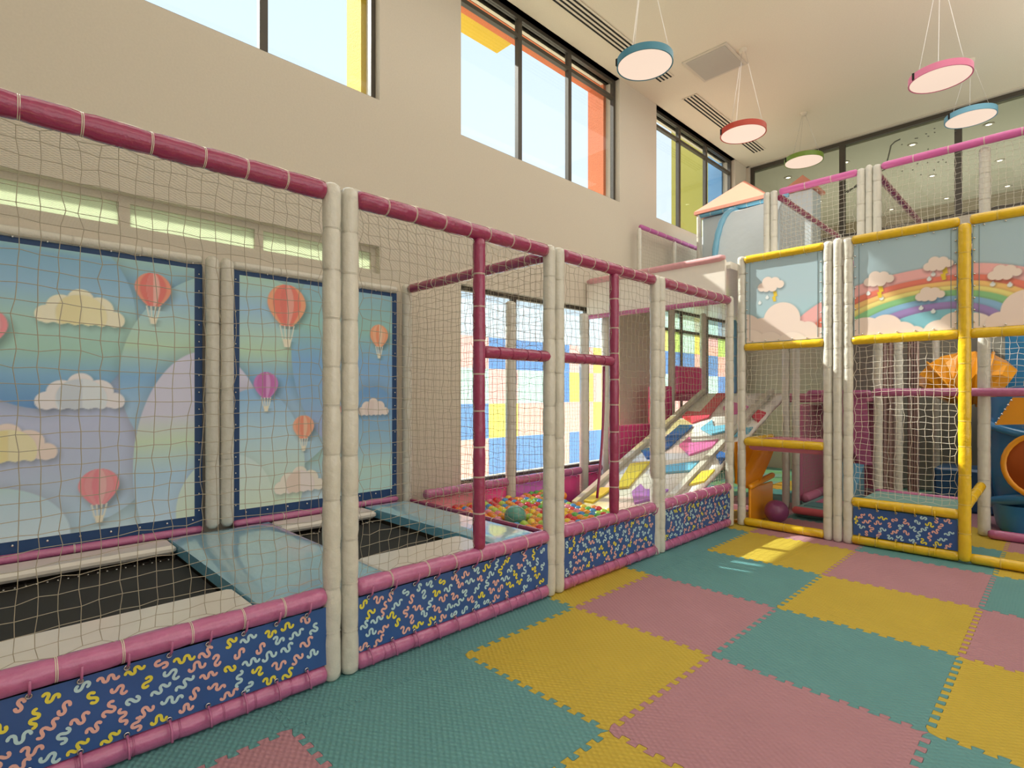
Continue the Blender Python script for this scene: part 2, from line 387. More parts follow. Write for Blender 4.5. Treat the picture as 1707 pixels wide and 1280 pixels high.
# ------------------------------------------------------------------ room shell
XW, XG, YB, ZC = -4.82, -4.93, 11.7, 6.3
XR, YF = 5.0, -4.2
CW = [(-2.9, 2.89, 4.42), (3.93, 7.04, 4.42), (8.10, 11.15, 4.42)]       # clerestory openings y0,y1,z0
LW = [(-2.9, 2.89, 2.69, 2.96), (3.93, 7.04, .45, 2.74), (8.10, 11.15, .45, 2.98)]  # low openings y0,y1,z0,z1
b = MB()
XO = XW-.26
ys = [YF]+[q for c in CW for q in c[:2]]+[YB]
for i in range(0, len(ys), 2): b.box((XO, ys[i], -.1), (XW, ys[i+1], ZC))
for (y0, y1, z0), (_, _, a0, a1) in zip(CW, LW):
    b.box((XO, y0, -.1), (XW, y1, a0)); b.box((XO, y0, a1), (XW, y1, z0))
    b.box((XO, y0, ZC), (XW, y1, ZC+.1))
struct(b.build('wall_left', wallm, origin=(XW, 4, 0)))
b = MB().box((XO, YB, -.1), (XR+.2, YB+.2, 4.45)).box((XO, YB, ZC-.02), (XR+.2, YB+.2, ZC+.1)).box((XO, YB, 4.45), (-4.76, YB+.2, ZC))
struct(b.build('wall_back', wallm, origin=(0, YB, 0)))
struct(MB().box((XR, YF, -.1), (XR+.2, YB, ZC)).build('wall_right', wallm)); struct(MB().box((XO, YF-.2, -.1), (XR+.2, YF, ZC)).build('wall_front', wallm))
struct(MB().box((XO-.05, YF-.2, ZC), (XR+.2, YB+.2, ZC+.25)).build('ceiling', ceilm))
floor = struct(MB().box((XO, YF, -.12), (XR, YB, -.014)).build('floor', mat('sub_floor', '6FAA9F', .7), origin=(0, 4, -.12)))
struct(MB().box((-60, -60, -.3), (XO, 60, -.16)).build('trim_exterior_ground', ground))

def window(idx, x, y0, y1, z0, z1, mull, trans, panes=None, fw=.05, axis='y', fm=framem, gm=None):
    """frame bars + panes in a plane x=const (axis y) or y=const (axis x)"""
    P = (lambda t, z, d: (x+d, t, z)) if axis == 'y' else (lambda t, z, d: (t, x+d, z))
    fr = MB()
    def bar(t0, t1, a0, a1): fr.box(P(t0, a0, -.03), P(t1, a1, .03))
    bar(y0, y1, z0, z0+fw); bar(y0, y1, z1-fw, z1); bar(y0, y0+fw, z0+fw, z1-fw); bar(y1-fw, y1, z0+fw, z1-fw)
    for m_ in mull: bar(m_-fw*.7, m_+fw*.7, z0+fw, z1-fw)
    for t in trans:
        eds = [y0+fw]+[q for m_ in mull for q in (m_-fw*.7, m_+fw*.7)]+[y1-fw]
        for i in range(0, len(eds), 2): bar(eds[i], eds[i+1], t-fw*.5, t+fw*.5)
    root = struct(fr.build('window_%d' % idx, fm))
    cols = [y0+fw]+[q for m_ in mull for q in (m_-fw*.7, m_+fw*.7)]+[y1-fw]; rows = [z0+fw]+[q for t in trans for q in (t-fw*.5, t+fw*.5)]+[z1-fw]
    for i in range(0, len(cols), 2):
        for j in range(0, len(rows), 2):
            MB().box(P(cols[i], rows[j], -.004), P(cols[i+1], rows[j+1], .004)).build('pane', gm or glass, root)
    return root
window(1, XG, -2.9, 2.89, 4.42, ZC, [-.1, 1.80], [6.03])
window(2, XG, 3.93, 7.04, 4.42, ZC, [4.96, 5.95], [6.03])
window(3, XG, 8.10, 11.15, 4.42, ZC, [9.02, 10.05], [6.03])
window(4, XG, -2.9, 2.89, 2.69, 2.96, [-1.2, .80, 1.76], [], fm=wallm, gm=films['frost'])
w5 = window(5, XG, 3.93, 7.04, .45, 2.74, [4.86, 6.35], [])
w6 = window(6, XG, 8.10, 11.15, .45, 2.98, [9.1, 10.1], [2.62])
window(7, YB+.1, -4.76, XR, 4.45, ZC-.02, [-3.04, -1.32, .4, 2.1, 3.8], [], fw=.07, axis='x', gm=gglass)
# coloured film squares on the low windows
def film_grid(root, y0, ws, zs, rows):
    for j in range(len(zs)-1):
        y = y0
        for i, c in enumerate(rows[j]):
            MB().box((XG+.010, y+.002, zs[j+1]+.002), (XG+.013, y+ws[i]-.002, zs[j]-.002)).build('film_square', films[c], root); y += ws[i]
film_grid(w5, 3.99, [.45, .50, .50, .52, .55, .46], [2.68, 2.18, 1.80, 1.38, .96, .52], ['wwwwww', 'pbbbpy', 'mpmbyp', 'bypppy', 'pbbpbb'])
film_grid(w6, 8.16, [.45, .45, .55, .42, .55, .50], [2.93, 2.64], ['mmmwmw'])
film_grid(w6, 8.16, [.45, .45, .55, .42, .55, .50], [2.60, 2.24, 1.84, 1.45, 1.0, .52], ['ygmypg', 'bbbpbp', 'mmmbmb', 'yppyym', 'bymbpy'])
# exterior painted portal surrounds
def portal(n, y0, y1, z0, mtop, mjamb, dep=.55):
    struct(MB().box((XO-dep, y0-.1, ZC-.0), (XO-.06, y1+.35, ZC+.3)).build('trim_%d' % n, mtop))
    struct(MB().box((XO-dep, y1-.06, z0-.3), (XO, y1+.25, ZC)).build('trim_%d' % (n+1), mjamb))
portal(1, -2.9, 2.89, 4.42, yellowp, yellowp, .3); portal(3, 3.93, 7.04, 4.42, orangep, orangep, .30)
struct(MB().box((XO-.62, 3.8, ZC+.02), (XO-.32, 5.3, ZC+.3)).build('trim_7', yellowp))
struct(MB().box((XO-1.6, 11.9, 2.0), (XO-.22, 13.4, 9.6)).build('trim_5', limep)); struct(MB().box((XO-.3, 11.1, 2.5), (XO, 11.5, ZC+.6)).build('trim_6', mat('blue_render', '5C8CB8', .8)))
# mezzanine room behind the upper glazing
struct(MB().box((-5.0, YB+.2, 6.2), (6, 17.2, 6.3)).build('ceiling_mezzanine', mat('mezzanine_ceiling', 'D8D3C0', .9)))
struct(MB().box((-5.0, 17.2, 2.4), (6, 17.4, 6.3)).box((-5.2, YB+.2, 2.4), (-5.0, 17.4, 6.3)).box((6, YB+.2, 2.4), (6.2, 17.4, 6.3)).build('wall_mezzanine', mat('mezzanine_wall', 'B9A992', .9)))
struct(MB().box((-5.0, YB+.2, 2.4), (6, 17.2, 2.5)).build('floor_mezzanine', greyg))
for x in (-4.3, -3.2, -2.09, -1.0, .1, 1.2):
    for y in (12.64, 14.75, 16.7):
        t = thing('downlight', 'small round recessed downlight in the mezzanine ceiling behind the glazing', 'downlight', (x, y, 6.185), 'downlights in the mezzanine ceiling')
        MB().lathe((x, y, 6.185), [(.045, .0), (.075, -.003), (.08, .012), (.045, .012)], 20).build('trim_ring', wallm, t); MB().lathe((x, y, 6.19), [(0.001, 0), (.044, 0), (.044, .008)], 20).build('lens', spot, t)
# blue wall units in the mezzanine
tag(MB().box((-.9, 16.4, 2.5), (3.2, 17.1, 4.6)).box((-.9, 16.35, 4.6), (3.2, 17.1, 4.68)).build('storage_cabinet', dkblue), 'long dark blue cabinet far back in the mezzanine behind the net', 'cabinet')
# decal on glazing : a stem with a seed head and floating seeds
yy = YB+.055; dm = mat('decal_grey', '6B6C62', .8)
r = thing('window_decal', 'grey plant stem decal with floating seeds on the upper glazing', 'decal', (-2.5, yy, 5.2))
pt = [(-2.95, 5.28), (-2.75, 5.42), (-2.6, 5.5), (-2.45, 5.52), (-2.35, 5.55), (-2.3, 5.75), (-2.26, 5.95), (-2.2, 6.0), (-2.12, 6.02)]
MB().rings([(a, yy, c) for a, c in pt], .012, 6).build('stem', dm, r); MB().rings([(-3.0, yy, 5.3), (-2.8, yy, 5.36), (-2.6, yy, 5.3), (-2.4, yy, 5.36)], .014, 6).build('stem', dm, r)
MB().lathe((-2.62, yy, 5.56), [(.001, -.05), (.04, -.03), (.045, .03), (.03, .07), (.001, .08)], 14).build('seed_head', dm, r)
for _ in range(22): MB().lathe((rng.uniform(-2.1, -1.35), yy, rng.uniform(5.3, 6.05)), [(.001, -.01), (.016, 0), (.001, .01)], 7).build('seed', dm, r)

# ------------------------------------------------------------------ floor tiles
def tile_mesh(m):
    n = 11; p = .92/n; dep = .034
    c = [(0, 0), (.04, -dep/2)]
    for i in range(n):
        t0 = .04+i*p
        for q, o_ in ((.30, -1), (.23, .75), (.30, 1), (.70, 1), (.77, .75), (.70, -1)): c.append((t0+q*p, o_*dep/2))
    c += [(.96, -dep/2), (1, 0)]
    c = np.array(c)
    bot = c; right = np.stack([1+c[:, 1], c[:, 0]], 1); top = np.stack([c[:, 0], 1+c[:, 1]], 1)[::-1]; left = np.stack([c[:, 1], c[:, 0]], 1)[::-1]
    P = np.concatenate([bot[:-1], right[:-1], top[:-1], left[:-1]])
    nx = np.roll(P, -1, 0)-P; nx /= np.linalg.norm(nx, axis=1)[:, None]; pr = np.roll(nx, 1, 0)
    nrm = np.stack([-(nx+pr)[:, 1], (nx+pr)[:, 0]], 1); nrm /= np.linalg.norm(nrm, axis=1)[:, None]+1e-9
    Q = P+nrm*.0011
    N = len(Q); V = [(a, b_, 0.) for a, b_ in Q]+[(a, b_, -.012) for a, b_ in P+nrm*.0005]
    F = [tuple(range(N))]+[(i, N+i, N+(i+1) % N, (i+1) % N) for i in range(N)]
    me = bpy.data.meshes.new('foam_tile'); me.from_pydata(V, [], F); me.materials.append(m); return me
tm = [tile_mesh(m) for m in tilem]
for i in range(-1, 7):
    for j in range(-5, 8):
        k = (i+j) % 3
        if (i, j) in ((-1, 2), (-1, -1), (-1, -2)): k = 2
        o = bpy.data.objects.new('foam_tile', tm[k]); COL.objects.link(o); o.parent = floor
        o.location = (-2.44+i-0, 2.02+j-4, .12+rng.uniform(-.0006, .0006))

# ------------------------------------------------------------------ padded frame building blocks
def ties(name, lst, parent, r, m=tie, rr=.0022):
    t = MB()
    for c, d in lst:
        t.torus(c, d, r, rr, 14, 4); t.torus(np.array(c)+np.array(d)*.006, d, r, rr, 14, 4)
    if t.n: stuff(t.build(name, m, parent, True))
def padpart(name, p0, p1, r, m, parent, seg=.17, sq=.1, tm_=tie):
    b = MB(); cs, d = b.pad(p0, p1, r, seg, 14, sq)
    o = b.build(name, m, parent, True)
    ties('tie_cord', [(c, d) for c in cs], o, r*(1-sq)+.001, whitev if m is whitev and tm_ is tie else mat('pale_yellow_cord', 'E6CC66', .6) if m is yellv and tm_ is tie else tm_, .0018)
    return o
def squiggle_banner(parent, P, lu, lv, seed=3):
    """printed banner; P(u,v,t)->xyz"""
    n = 24; b = MB(); V = []; st = max(8, int(lu/.04))
    for i in range(st+1):
        for j in range(7):
            u = lu*i/st; v = lv*j/6; V.append(P(u, v, .004*math.sin(u*9+j*.4)*math.sin(PI*j/6)))
    b.add(V, [(i*7+j, (i+1)*7+j, (i+1)*7+j+1, i*7+j+1) for i in range(st) for j in range(6)])
    o = b.build('banner', banner, parent, True)
    r_ = random.Random(seed); s = MB(); row = 0; v = .032
    while v < lv-.015:
        u = .03+(.04 if row % 2 else 0)
        while u < lu-.03:
            kind = r_.randrange(4); L = r_.uniform(.062, .082); A = r_.uniform(.012, .02); cyc = (1, 1.5, 1.5, 2)[kind]; th = r_.uniform(-.7, .7)+(PI/2 if r_.random() < .25 else 0); wd = .0060
            m_ = r_.choice((0, 0, 1, 1, 2)); ph = r_.choice((0, PI)); M = 26; c = []; x = y = 0.; om = (1.85, 1.62, 1.55, 1.4)[kind]; arc = (.115, .14, .145, .15)[kind]*r_.uniform(.78, .94); hand = r_.choice((-1, 1))
            for q in range(M+1):
                c.append((x, y)); fi = hand*om*math.cos(2*PI*cyc*(q+.5)/M); x += math.cos(fi)*arc/M; y += math.sin(fi)*arc/M
            mxx = sum(q[0] for q in c)/len(c); mxy = sum(q[1] for q in c)/len(c)
            c = [((x-mxx)*math.cos(th)-(y-mxy)*math.sin(th), (x-mxx)*math.sin(th)+(y-mxy)*math.cos(th)) for x, y in c]
            c = np.array(c)+[u+r_.uniform(-.008, .008), v+r_.uniform(-.008, .008)]
            if c[:, 0].min() > .004 and c[:, 0].max() < lu-.004 and c[:, 1].min() > .003 and c[:, 1].max() < lv-.003:
                t = np.gradient(c, axis=0); t /= np.linalg.norm(t, axis=1)[:, None]; nn = np.stack([-t[:, 1], t[:, 0]], 1); wv = np.full(M+1, wd); wv[0] = wv[-1] = wd*.45
                Lf = c+nn*wv[:, None]; Rt = c-nn*wv[:, None]; V = []
                for k in range(M+1):
                    for q in (Lf[k], Rt[k]):
                        j6 = q[1]/lv*6; V.append(P(q[0], q[1], .004*math.sin(q[0]*9+j6*.4)*math.sin(PI*j6/6)+.0022))
                s.add(V, [(2*k, 2*k+1, 2*k+3, 2*k+2) for k in range(M)], m_)
            u += .090
        v += .056; row += 1
    sq = s.build('squiggle_print', squig, o)
    stuff(sq)
    return o
def grommets(parent, pts, axis, strap=None, sm=None):
    g = MB(); s = MB()
    for p in pts:
        g.torus(p, axis, .009, .0032, 12, 5)
        if strap is not None:
            q = np.array(strap, float)*(1 if p is pts[0] or True else 1); z = p[2]; zr = .5 if z > .25 else 0
            up = 1 if z > .25 else -1
            a = np.array(p)+np.array(axis)*.006; c = a+np.array([0, 0, up*.075])+np.array(axis)*.045; m_ = a+np.array([0, 0, up*.03])+np.array(axis)*.034
            s.rings([a, m_, c], .0055, 5)
    stuff(g.build('grommet', metal, parent, True))
    if strap is not None and s.n: stuff(s.build('tie_strap', sm or pinkv, parent, True))

XF = -2.72
RP = .047
def fence(label, y0, y1, mid=None, bar=None, netlo=True, seed=1):
    """one framed net bay along the aisle. y0,y1 = post centres"""
    r = thing('net_fence_panel', label, 'fence', (XF, (y0+y1)/2, 0), 'net fence bays along the aisle')
    for y in (y0, y1): padpart('post', (XF, y, 0), (XF, y, 2.60), RP, whitev, r, .24, .09)
    a, c = y0+RP*.8, y1-RP*.8
    padpart('top_rail', (XF, a, 2.555), (XF, c, 2.555), .05, mag, r, .20, .10)
    ys_ = np.arange(a, c, .05); stuff_r = MB().rings([(XF-.01, y, 2.604+.006*math.sin(y*31)) for y in ys_], .006, 6).build('edge_rope', netw, r, True)
    padpart('seat_rail', (XF, a, .445), (XF, c, .445), .05, pinkv, r, .21, .08)
    padpart('bottom_rail', (XF, a, .048), (XF, c, .048), .047, pinkv, r, .17, .08, pinkv)
    P = lambda u, v, t: (XF+.022+t, a+u, .098+v)
    squiggle_banner(r, P, c-a, .298, seed)
    gp = [(XF+.03, y, .385) for y in np.arange(a+.06, c-.02, .15)]+[(XF+.03, y, .112) for y in np.arange(a+.06, c-.02, .15)]
    grommets(r, gp, (1, 0, 0), True, pinkv)
    U, V = (0, 1, 0), (0, 0, 1)
    if mid:
        padpart('mid_post', (XF, mid, .48), (XF, mid, 2.52), .042, mag, r, .22, .08)
        if bar:
            (lo, hi) = (mid, c) if bar > 0 else (a, mid); s_ = .03
            padpart('cross_bar', (XF, lo+(s_ if bar > 0 else -.02), 1.775), (XF, hi-(s_ if bar < 0 else -.02), 1.775), .042, mag, r, .14, .08, mag)
            net('net', r, (XF, lo+.04, 1.82), U, V, hi-lo-.08, .68)
            olo, ohi = (a, mid) if bar > 0 else (mid, c)
            net('net', r, (XF, olo+.02, .49), U, V, ohi-olo-.06, 2.02)
        else: net('net', r, (XF, a+.02, .49), U, V, c-a-.04, 2.02)
    else: net('net', r, (XF, a+.01, .49), U, V, c-a-.02, 2.02)
    return r
fence('nearest net bay with pink rails and squiggle banner, in front of the nearer trampoline', -1.30, 1.345, seed=1)
fence('second net bay from the camera, magenta door post and bar, beside the second trampoline', 1.447, 3.06, 2.37, 1, seed=2)
fence('third net bay from the camera, with ball pit doorway left of its magenta post', 3.165, 4.545, 3.89, -1, seed=4)
fence('farthest short net bay of the pink fence, in front of the climbing ramp', 4.64, 6.14, seed=5)

tag(MB().rings([(-2.76, 3.80-.10*t+.03*math.sin(3*t), 1.73-1.1*t) for t in np.linspace(0, 1, 12)], .011, 8).build('hanging_strap', mag, smooth=True), 'thin magenta strap hanging in the ball pit doorway', 'strap')
r = thing('pit_entry_rail', 'low magenta padded rail inside the ball pit doorway', 'rail', (-2.86, 3.5, .35)); padpart('padding', (-2.86, 3.24, .40), (-2.86, 4.45, .40), .035, mag, r, .3, .05)
# partition between trampolines and ball pit
r = thing('net_partition', 'netted cross frame with magenta rail between second trampoline and ball pit', 'partition', (-3.75, 3.13, 0))
padpart('top_rail', (-2.80, 3.13, 2.55), (-4.64, 3.13, 2.55), .045, mag, r, .2, .06)
padpart('post', (-4.70, 3.13, 0), (-4.70, 3.13, 2.60), .05, whitev, r, .3, .05)
padpart('bottom_rail', (-2.80, 3.13, .43), (-4.64, 3.13, .43), .022, mag, r, .3, .05)
net('net', r, (-4.65, 3.13, .47), (1, 0, 0), (0, 0, 1), 1.85, 2.02)
# post pair between the murals
r = thing('padded_post_pair', 'pair of thick white padded posts between the two balloon murals', 'post', (-4.66, 1.37, .46))
padpart('post', (-4.66, 1.325, .46), (-4.66, 1.325, 2.56), .05, whitev, r, .5, .04); padpart('post', (-4.66, 1.43, .46), (-4.66, 1.43, 2.56), .05, whitev, r, .5, .04)

# ------------------------------------------------------------------ murals
def mural(label, y0, y1, paint):
    r = thing('balloon_mural', label, 'mural', (-4.72, (y0+y1)/2, .42), None)
    MB().box((-4.76, y0, .47), (-4.716, y1, 2.50)).build('board', navy, r)
    A = Art(y0+.055, y1-.055, .56, 2.46, .0062); paint(A); A.img = np.clip(A.img*[1.0, 1.03, 1.08], 0, 1)**.62; A.build('printed_art', lambda a, b: (np.full(a.shape, -4.713), a, b), r)
    padpart('top_rail', (-4.715, y0, 2.53), (-4.715, y1, 2.53), .035, whitev, r, .4, .04); padpart('bottom_rail', (-4.70, y0, .455), (-4.70, y1, .455), .03, pinkv, r, .4, .04)
    g = MB()
    for y in np.arange(y0+.1, y1-.05, .17):
        for z in (.535, 2.495): g.lathe((-4.7, y, z), [(.001, -.008), (.008, -.004), (.009, .003), (.001, .009)], 8)
    for z in np.arange(.6, 2.45, .13):
        for y in (y0+.025, y1-.025): g.lathe((-4.71, y, z), [(.001, -.007), (.007, -.004), (.007, .003), (.001, .007)], 8)
    stuff(g.build('screw_head', metal, r, True))
def base_sky(A):
    A.img = A.fill([(.5, 'BCDDE6'), (.75, '9CC8DC'), (.95, '8FC3B8'), (1.15, 'A3B3CE'), (1.5, '9DAACD'), (1.75, '5A93CA'), (2.05, '7BB6CF'), (2.3, '5C93BC'), (2.5, '8CC0B0')])
    def layer(x, y, ra, rb, stops, sh=.28): A.put(ell(x, y, ra, rb), A.fill(stops), sh, (.0, -.01), .11)
    layer(-.75, 1.5, 1.0, 1.35, [(.6, 'B9DCE8'), (1.1, 'B5D6A8'), (1.6, '86A9D6'), (2.5, '7BB5B0')])
    layer(.50, 1.22, .52, .62, [(.6, 'A6CFE6'), (1.0, 'A9B8DB'), (1.3, 'ABB4DC'), (1.6, '86A6DC'), (1.9, '6FA4D8')])
    layer(.34, 2.02, .50, .62, [(1.4, '3A72BE'), (1.62, '5C98C8'), (1.8, '86BFA8'), (2.0, '8CC2B4'), (2.2, '74ABD4'), (2.42, '5E98C0'), (2.5, '8CC8B4')])
    layer(1.62, 1.62, .88, .86, [(.9, '9CCADB'), (1.4, '86B4DC'), (1.62, '5C98D2'), (1.85, 'A6D2A8'), (2.0, '9FCFC0'), (2.2, '7FB4DA'), (2.45, '96C8B0')])
    layer(1.30, .95, .48, .88, [(.5, 'B9DAF2'), (.9, '9CC8E8'), (1.15, 'C3E0B4'), (1.35, 'CCC8E2'), (1.8, 'CCC8E6')])
    layer(2.58, 1.9, .62, .95, [(1.0, '9C9CCB'), (1.4, '6FA0D4'), (1.8, '5C98D6'), (2.1, '7CBCB0'), (2.5, '6AA2BC')])
    layer(1.66, .86, .42, .68, [(.5, 'CBE6BA'), (.9, 'BFE0D0'), (1.2, 'A3D0E4'), (1.5, '6EA6DC')])
    layer(1.45, .6, .36, .42, [(.5, 'D4E8BE'), (.9, 'CDE6DA'), (1.2, 'B4D8E6')], .12)
    layer(2.75, .95, .36, .62, [(.5, '9CD2C8'), (.8, 'A8D8C8'), (1.0, '7FB5D0'), (1.5, '4E86C8')])
    layer(.05, .55, .42, .36, [(.5, 'C9E4F2'), (.8, 'B4D8EA'), (1.0, 'A9D8CC')])
RED = ('F0785A', 'E5544C', 'F2A093', 'E8635A')
def paint1(A):
    base_sky(A)
    cloud(A, .53, 2.05, .50, 'FBF0C4', 'F7E8A4', 'EFDC92'); cloud(A, .53, 1.48, .50, 'EFE6E8', 'DCE6F0', 'BECAD8'); cloud(A, .16, 1.15, .50, 'F8D9C8', 'F7E7A6', 'F1DA84')
    cloud(A, -.6, 1.8, .5, 'FBF0C4', 'F7E8A4', 'EFDC92')
    balloon(A, .945, 2.27, .115, RED); balloon(A, .625, .865, .115, ('F4747C', 'F08088', 'F6A7A4', 'EE6A78')); balloon(A, .05, 1.93, .11, ('F4747C', 'F08088', 'F6A7A4', 'EE6A78')); balloon(A, -.75, 1.1, .13, RED)
def paint2(A):
    base_sky(A)
    cloud(A, 2.04, .72, .46, 'F7E9CF', 'F6E2D6', 'EBCBB2'); cloud(A, 2.76, 1.35, .34, 'F8E0D0', 'F4DCD0', 'E9CFC4')
    balloon(A, 1.925, 2.27, .165, ('F58A5C', 'EE5A48', 'F08A78', 'E25448')); balloon(A, 1.75, 1.58, .10, ('C05CB0', 'B8489C', 'D07AC0', 'A84090')); balloon(A, 2.07, 1.215, .095, ('F79A70', 'F2805C', 'F7AE86', 'EE6E50'))
    balloon(A, 2.82, 2.07, .10, ('F68A5A', 'F7A070', 'F9C49A', 'F07A50')); balloon(A, 2.5, 1.35, .09, RED)
mural('large mural of paper clouds and two red balloons behind the first trampoline', -1.45, 1.27, paint1)
mural('narrower mural with purple and orange balloons, right of the white post pair', 1.485, 3.02, paint2)

# ------------------------------------------------------------------ trampolines and pads
def cushion(a, b_, rad=.02): return MB().box(a, b_, bev=rad)
def trampoline(label, y0, y1):
    r = thing('trampoline', label, 'trampoline', (-3.8, (y0+y1)/2, 0), 'trampolines behind the net fence')
    # slightly sagging woven bed
    V = []; n = 14
    for i in range(n+1):
        for j in range(n+1):
            x = -4.42+1.24*i/n; y = y0+(y1-y0)*j/n; V.append((x, y, .335-.035*math.sin(PI*i/n)*math.sin(PI*j/n)))
    MB().add(V, [(i*(n+1)+j, (i+1)*(n+1)+j, (i+1)*(n+1)+j+1, i*(n+1)+j+1) for i in range(n) for j in range(n)]).build('jump_mat', tramp, r, True)
    s = MB()
    for y in np.arange(y0+.03, y1, .05):
        for x0, x1 in ((-4.42, -4.48), (-3.18, -3.12)): s.rings([(x0, y, .335), (x1, y, .34)], .006, 6)
    stuff(s.build('spring', metal, r, True))
    MB().box((-4.68, y0, .0), (-4.50, y1, .33)).build('frame_side', framem, r); MB().box((-3.10, y0, .0), (-2.84, y1, .33)).build('frame_side', framem, r)
    cushion((-4.67, y0+.005, .375), (-4.40, y1-.005, .435)).build('edge_pad', padw, r); cushion((-3.24, y0+.005, .37), (-2.775, y1-.005, .435)).build('edge_pad', padw, r)
trampoline('nearer trampoline with dark mat and long white edge pads, below the cloud mural', -1.25, 1.03)
trampoline('farther trampoline, small dark mat between the two blue pads', 1.75, 2.62)
def bluepad(label, y0, y1):
    V = []; nx, ny = 26, 12; b = MB()
    x0, x1 = -4.66, -2.78
    for i in range(nx+1):
        for j in range(ny+1):
            e = min(i, nx-i, 2)/2*min(j, ny-j, 2)/2
            V.append((x0+(x1-x0)*i/nx, y0+(y1-y0)*j/ny, .435+.022*e**.5+rng.uniform(-.0012, .0012)))
    f = [(i*(ny+1)+j, (i+1)*(ny+1)+j, (i+1)*(ny+1)+j+1, i*(ny+1)+j+1) for i in range(nx) for j in range(ny)]
    b.add(V, f)
    r = thing('landing_pad', label, 'pad', ((x0+x1)/2, (y0+y1)/2, 0), 'blue vinyl pads between the trampolines')
    b.build('top_cover', bluev, r, True); MB().box((x0, y0, .36), (x1, y1, .435)).build('pad_side', bluetrim, r); MB().box((x0+.05, y0+.03, .0), (x1-.05, y1-.03, .36)).build('plinth', framem, r)
bluepad('wide glossy blue pad between the first and second trampolines', 1.03, 1.75)
bluepad('glossy blue pad beside the ball pit partition', 2.64, 3.07)
# fine roof mesh over the trampolines
tag(MB().box((-4.66, -1.3, 2.598), (-2.78, 3.08, 2.600)).build('roof_net', finemesh), 'fine white roof mesh stretched over the trampoline cage', 'net')

# ------------------------------------------------------------------ ball pit
def pitpanel(label, y0, y1, m):
    r = thing('inflatable_panel', label, 'pit wall', (-4.5, (y0+y1)/2, 0), 'vinyl panels along the ball pit window')
    b = MB(); V = []; n = 10
    for i in range(n+1):
        for j in range(n+1): V.append((-4.53+.05*math.sin(PI*i/n)*math.sin(PI*j/n), y0+(y1-y0)*i/n, .03+.40*j/n))
    b.add(V, [(i*(n+1)+j, (i+1)*(n+1)+j, (i+1)*(n+1)+j+1, i*(n+1)+j+1) for i in range(n) for j in range(n)]); b.box((-4.57, y0, .03), (-4.531, y1, .43))
    b.build('panel', m, r, True); padpart('rail', (-4.52, y0, .49), (-4.52, y1, .49), .05, pinkv, r, .2, .06)
    g = MB()
    for y in np.arange(y0+.06, y1, .12): g.lathe((-4.5, y, .42), [(.001, -.008), (.009, 0), (.001, .008)], 8)
    stuff(g.build('snap', metal, r, True))
pitpanel('rose vinyl pit wall panel next to the trampoline partition', 3.22, 3.98, rosev)
pitpanel('hot pink pit wall panel just left of the white window post', 4.0, 4.36, hotpink)
pitpanel('violet pit wall panel between white window posts', 4.48, 5.25, violet)
pitpanel('hot pink pit wall panel beside the foot of the ramp', 5.30, 5.70, hotpink)
pitpanel('short hot pink panel behind the foot rail of the ramp', 5.86, 6.15, hotpink)
tag(MB().box((-4.62, 3.18, 0), (-2.80, 6.1, .06), bev=.02).build('pit_floor_mat', dkblue), 'dark blue mat under the plastic balls', 'mat')
for y, l in ((4.42, 'white padded post by the window between pink and violet panels'), (5.78, 'white padded post by the window left of the ramp foot')):
    r = thing('padded_post', l, 'post', (-4.52, y, 0)); padpart('padding', (-4.52, y, 0), (-4.52, y, 2.56), .062, whitev, r, .3, .05)
ballc = [('red', 'D8323A'), ('orange', 'F08A2A'), ('yellow', 'F4D23A'), ('green', '5CB84A'), ('blue', '3E8ED0'), ('lime', 'B8DC4A'), ('pink', 'F08AA0'), ('amber', 'F0A020')]
bm_ = []
def sphere(r, nu=14, nv=9): return [(max(.0005, r*math.sin(PI*i/nv)), -r*math.cos(PI*i/nv)) for i in range(nv+1)]
for nme, c in ballc:
    o = MB().lathe((0, 0, 0), sphere(.045), 14).build('play_ball', mat(nme+'_ball_plastic', c, .3, coat=.3), smooth=True, origin=(0, 0, 0)); bm_.append(o.data); bpy.data.objects.remove(o)
occ = []; cnt = 0
for layer in range(4):
    for iy in range(20):
        for ix in range(17):
            x = -4.44+ix*.098; y = 3.27+iy*.094+(ix % 2)*.045; z = .300
            zr = .2+.41*(y-4.9)
            if layer < 3: continue
            if x > -4.1 and y > 4.62: continue
            if x > -2.85 or y > 5.0: continue
            if (x+3.62)**2+(y-3.60)**2 < .0225 or (x+4.52)**2+(y-4.42)**2 < .0125: continue
            k = rng.integers(0, 8); o = bpy.data.objects.new('play_ball', bm_[k]); COL.objects.link(o)
            o.location = (x+rng.uniform(-.003, .003), y+rng.uniform(-.002, .002), z+rng.uniform(0, .014))
            cnt += 1
            tag(o, f'small {ballc[k][0]} plastic ball lying on top of the ball pit', 'ball', f'{ballc[k][0]} balls in the ball pit')
# lower fill of balls, never seen singly
b = MB()
for ix in range(21):
    for iy in range(23):
        b.lathe((-4.43+ix*.077, 3.27+iy*.073, .203+rng.uniform(-.012, .004)), sphere(.046, 8, 6), 8, int(rng.integers(0, 8)))
o = stuff(b.build('ball_fill', [mat(n_+'_ball_plastic', c) for n_, c in ballc], smooth=True)); tag(o, 'mixed plastic balls filling the pit below the top layer', 'ball')
tag(MB().lathe((-3.62, 3.60, .355), sphere(.105, 20, 14), 24).build('large_ball', mat('teal_clear_ball', '5DA596', .15, coat=.5), smooth=True), 'large teal ball on the pit beside the trampoline partition', 'ball')
tag(MB().box((-4.6, 3.18, .0), (-2.80, 3.22, .40)).build('pit_divider', dkblue), 'low board between blue pad and ball pit', 'board')

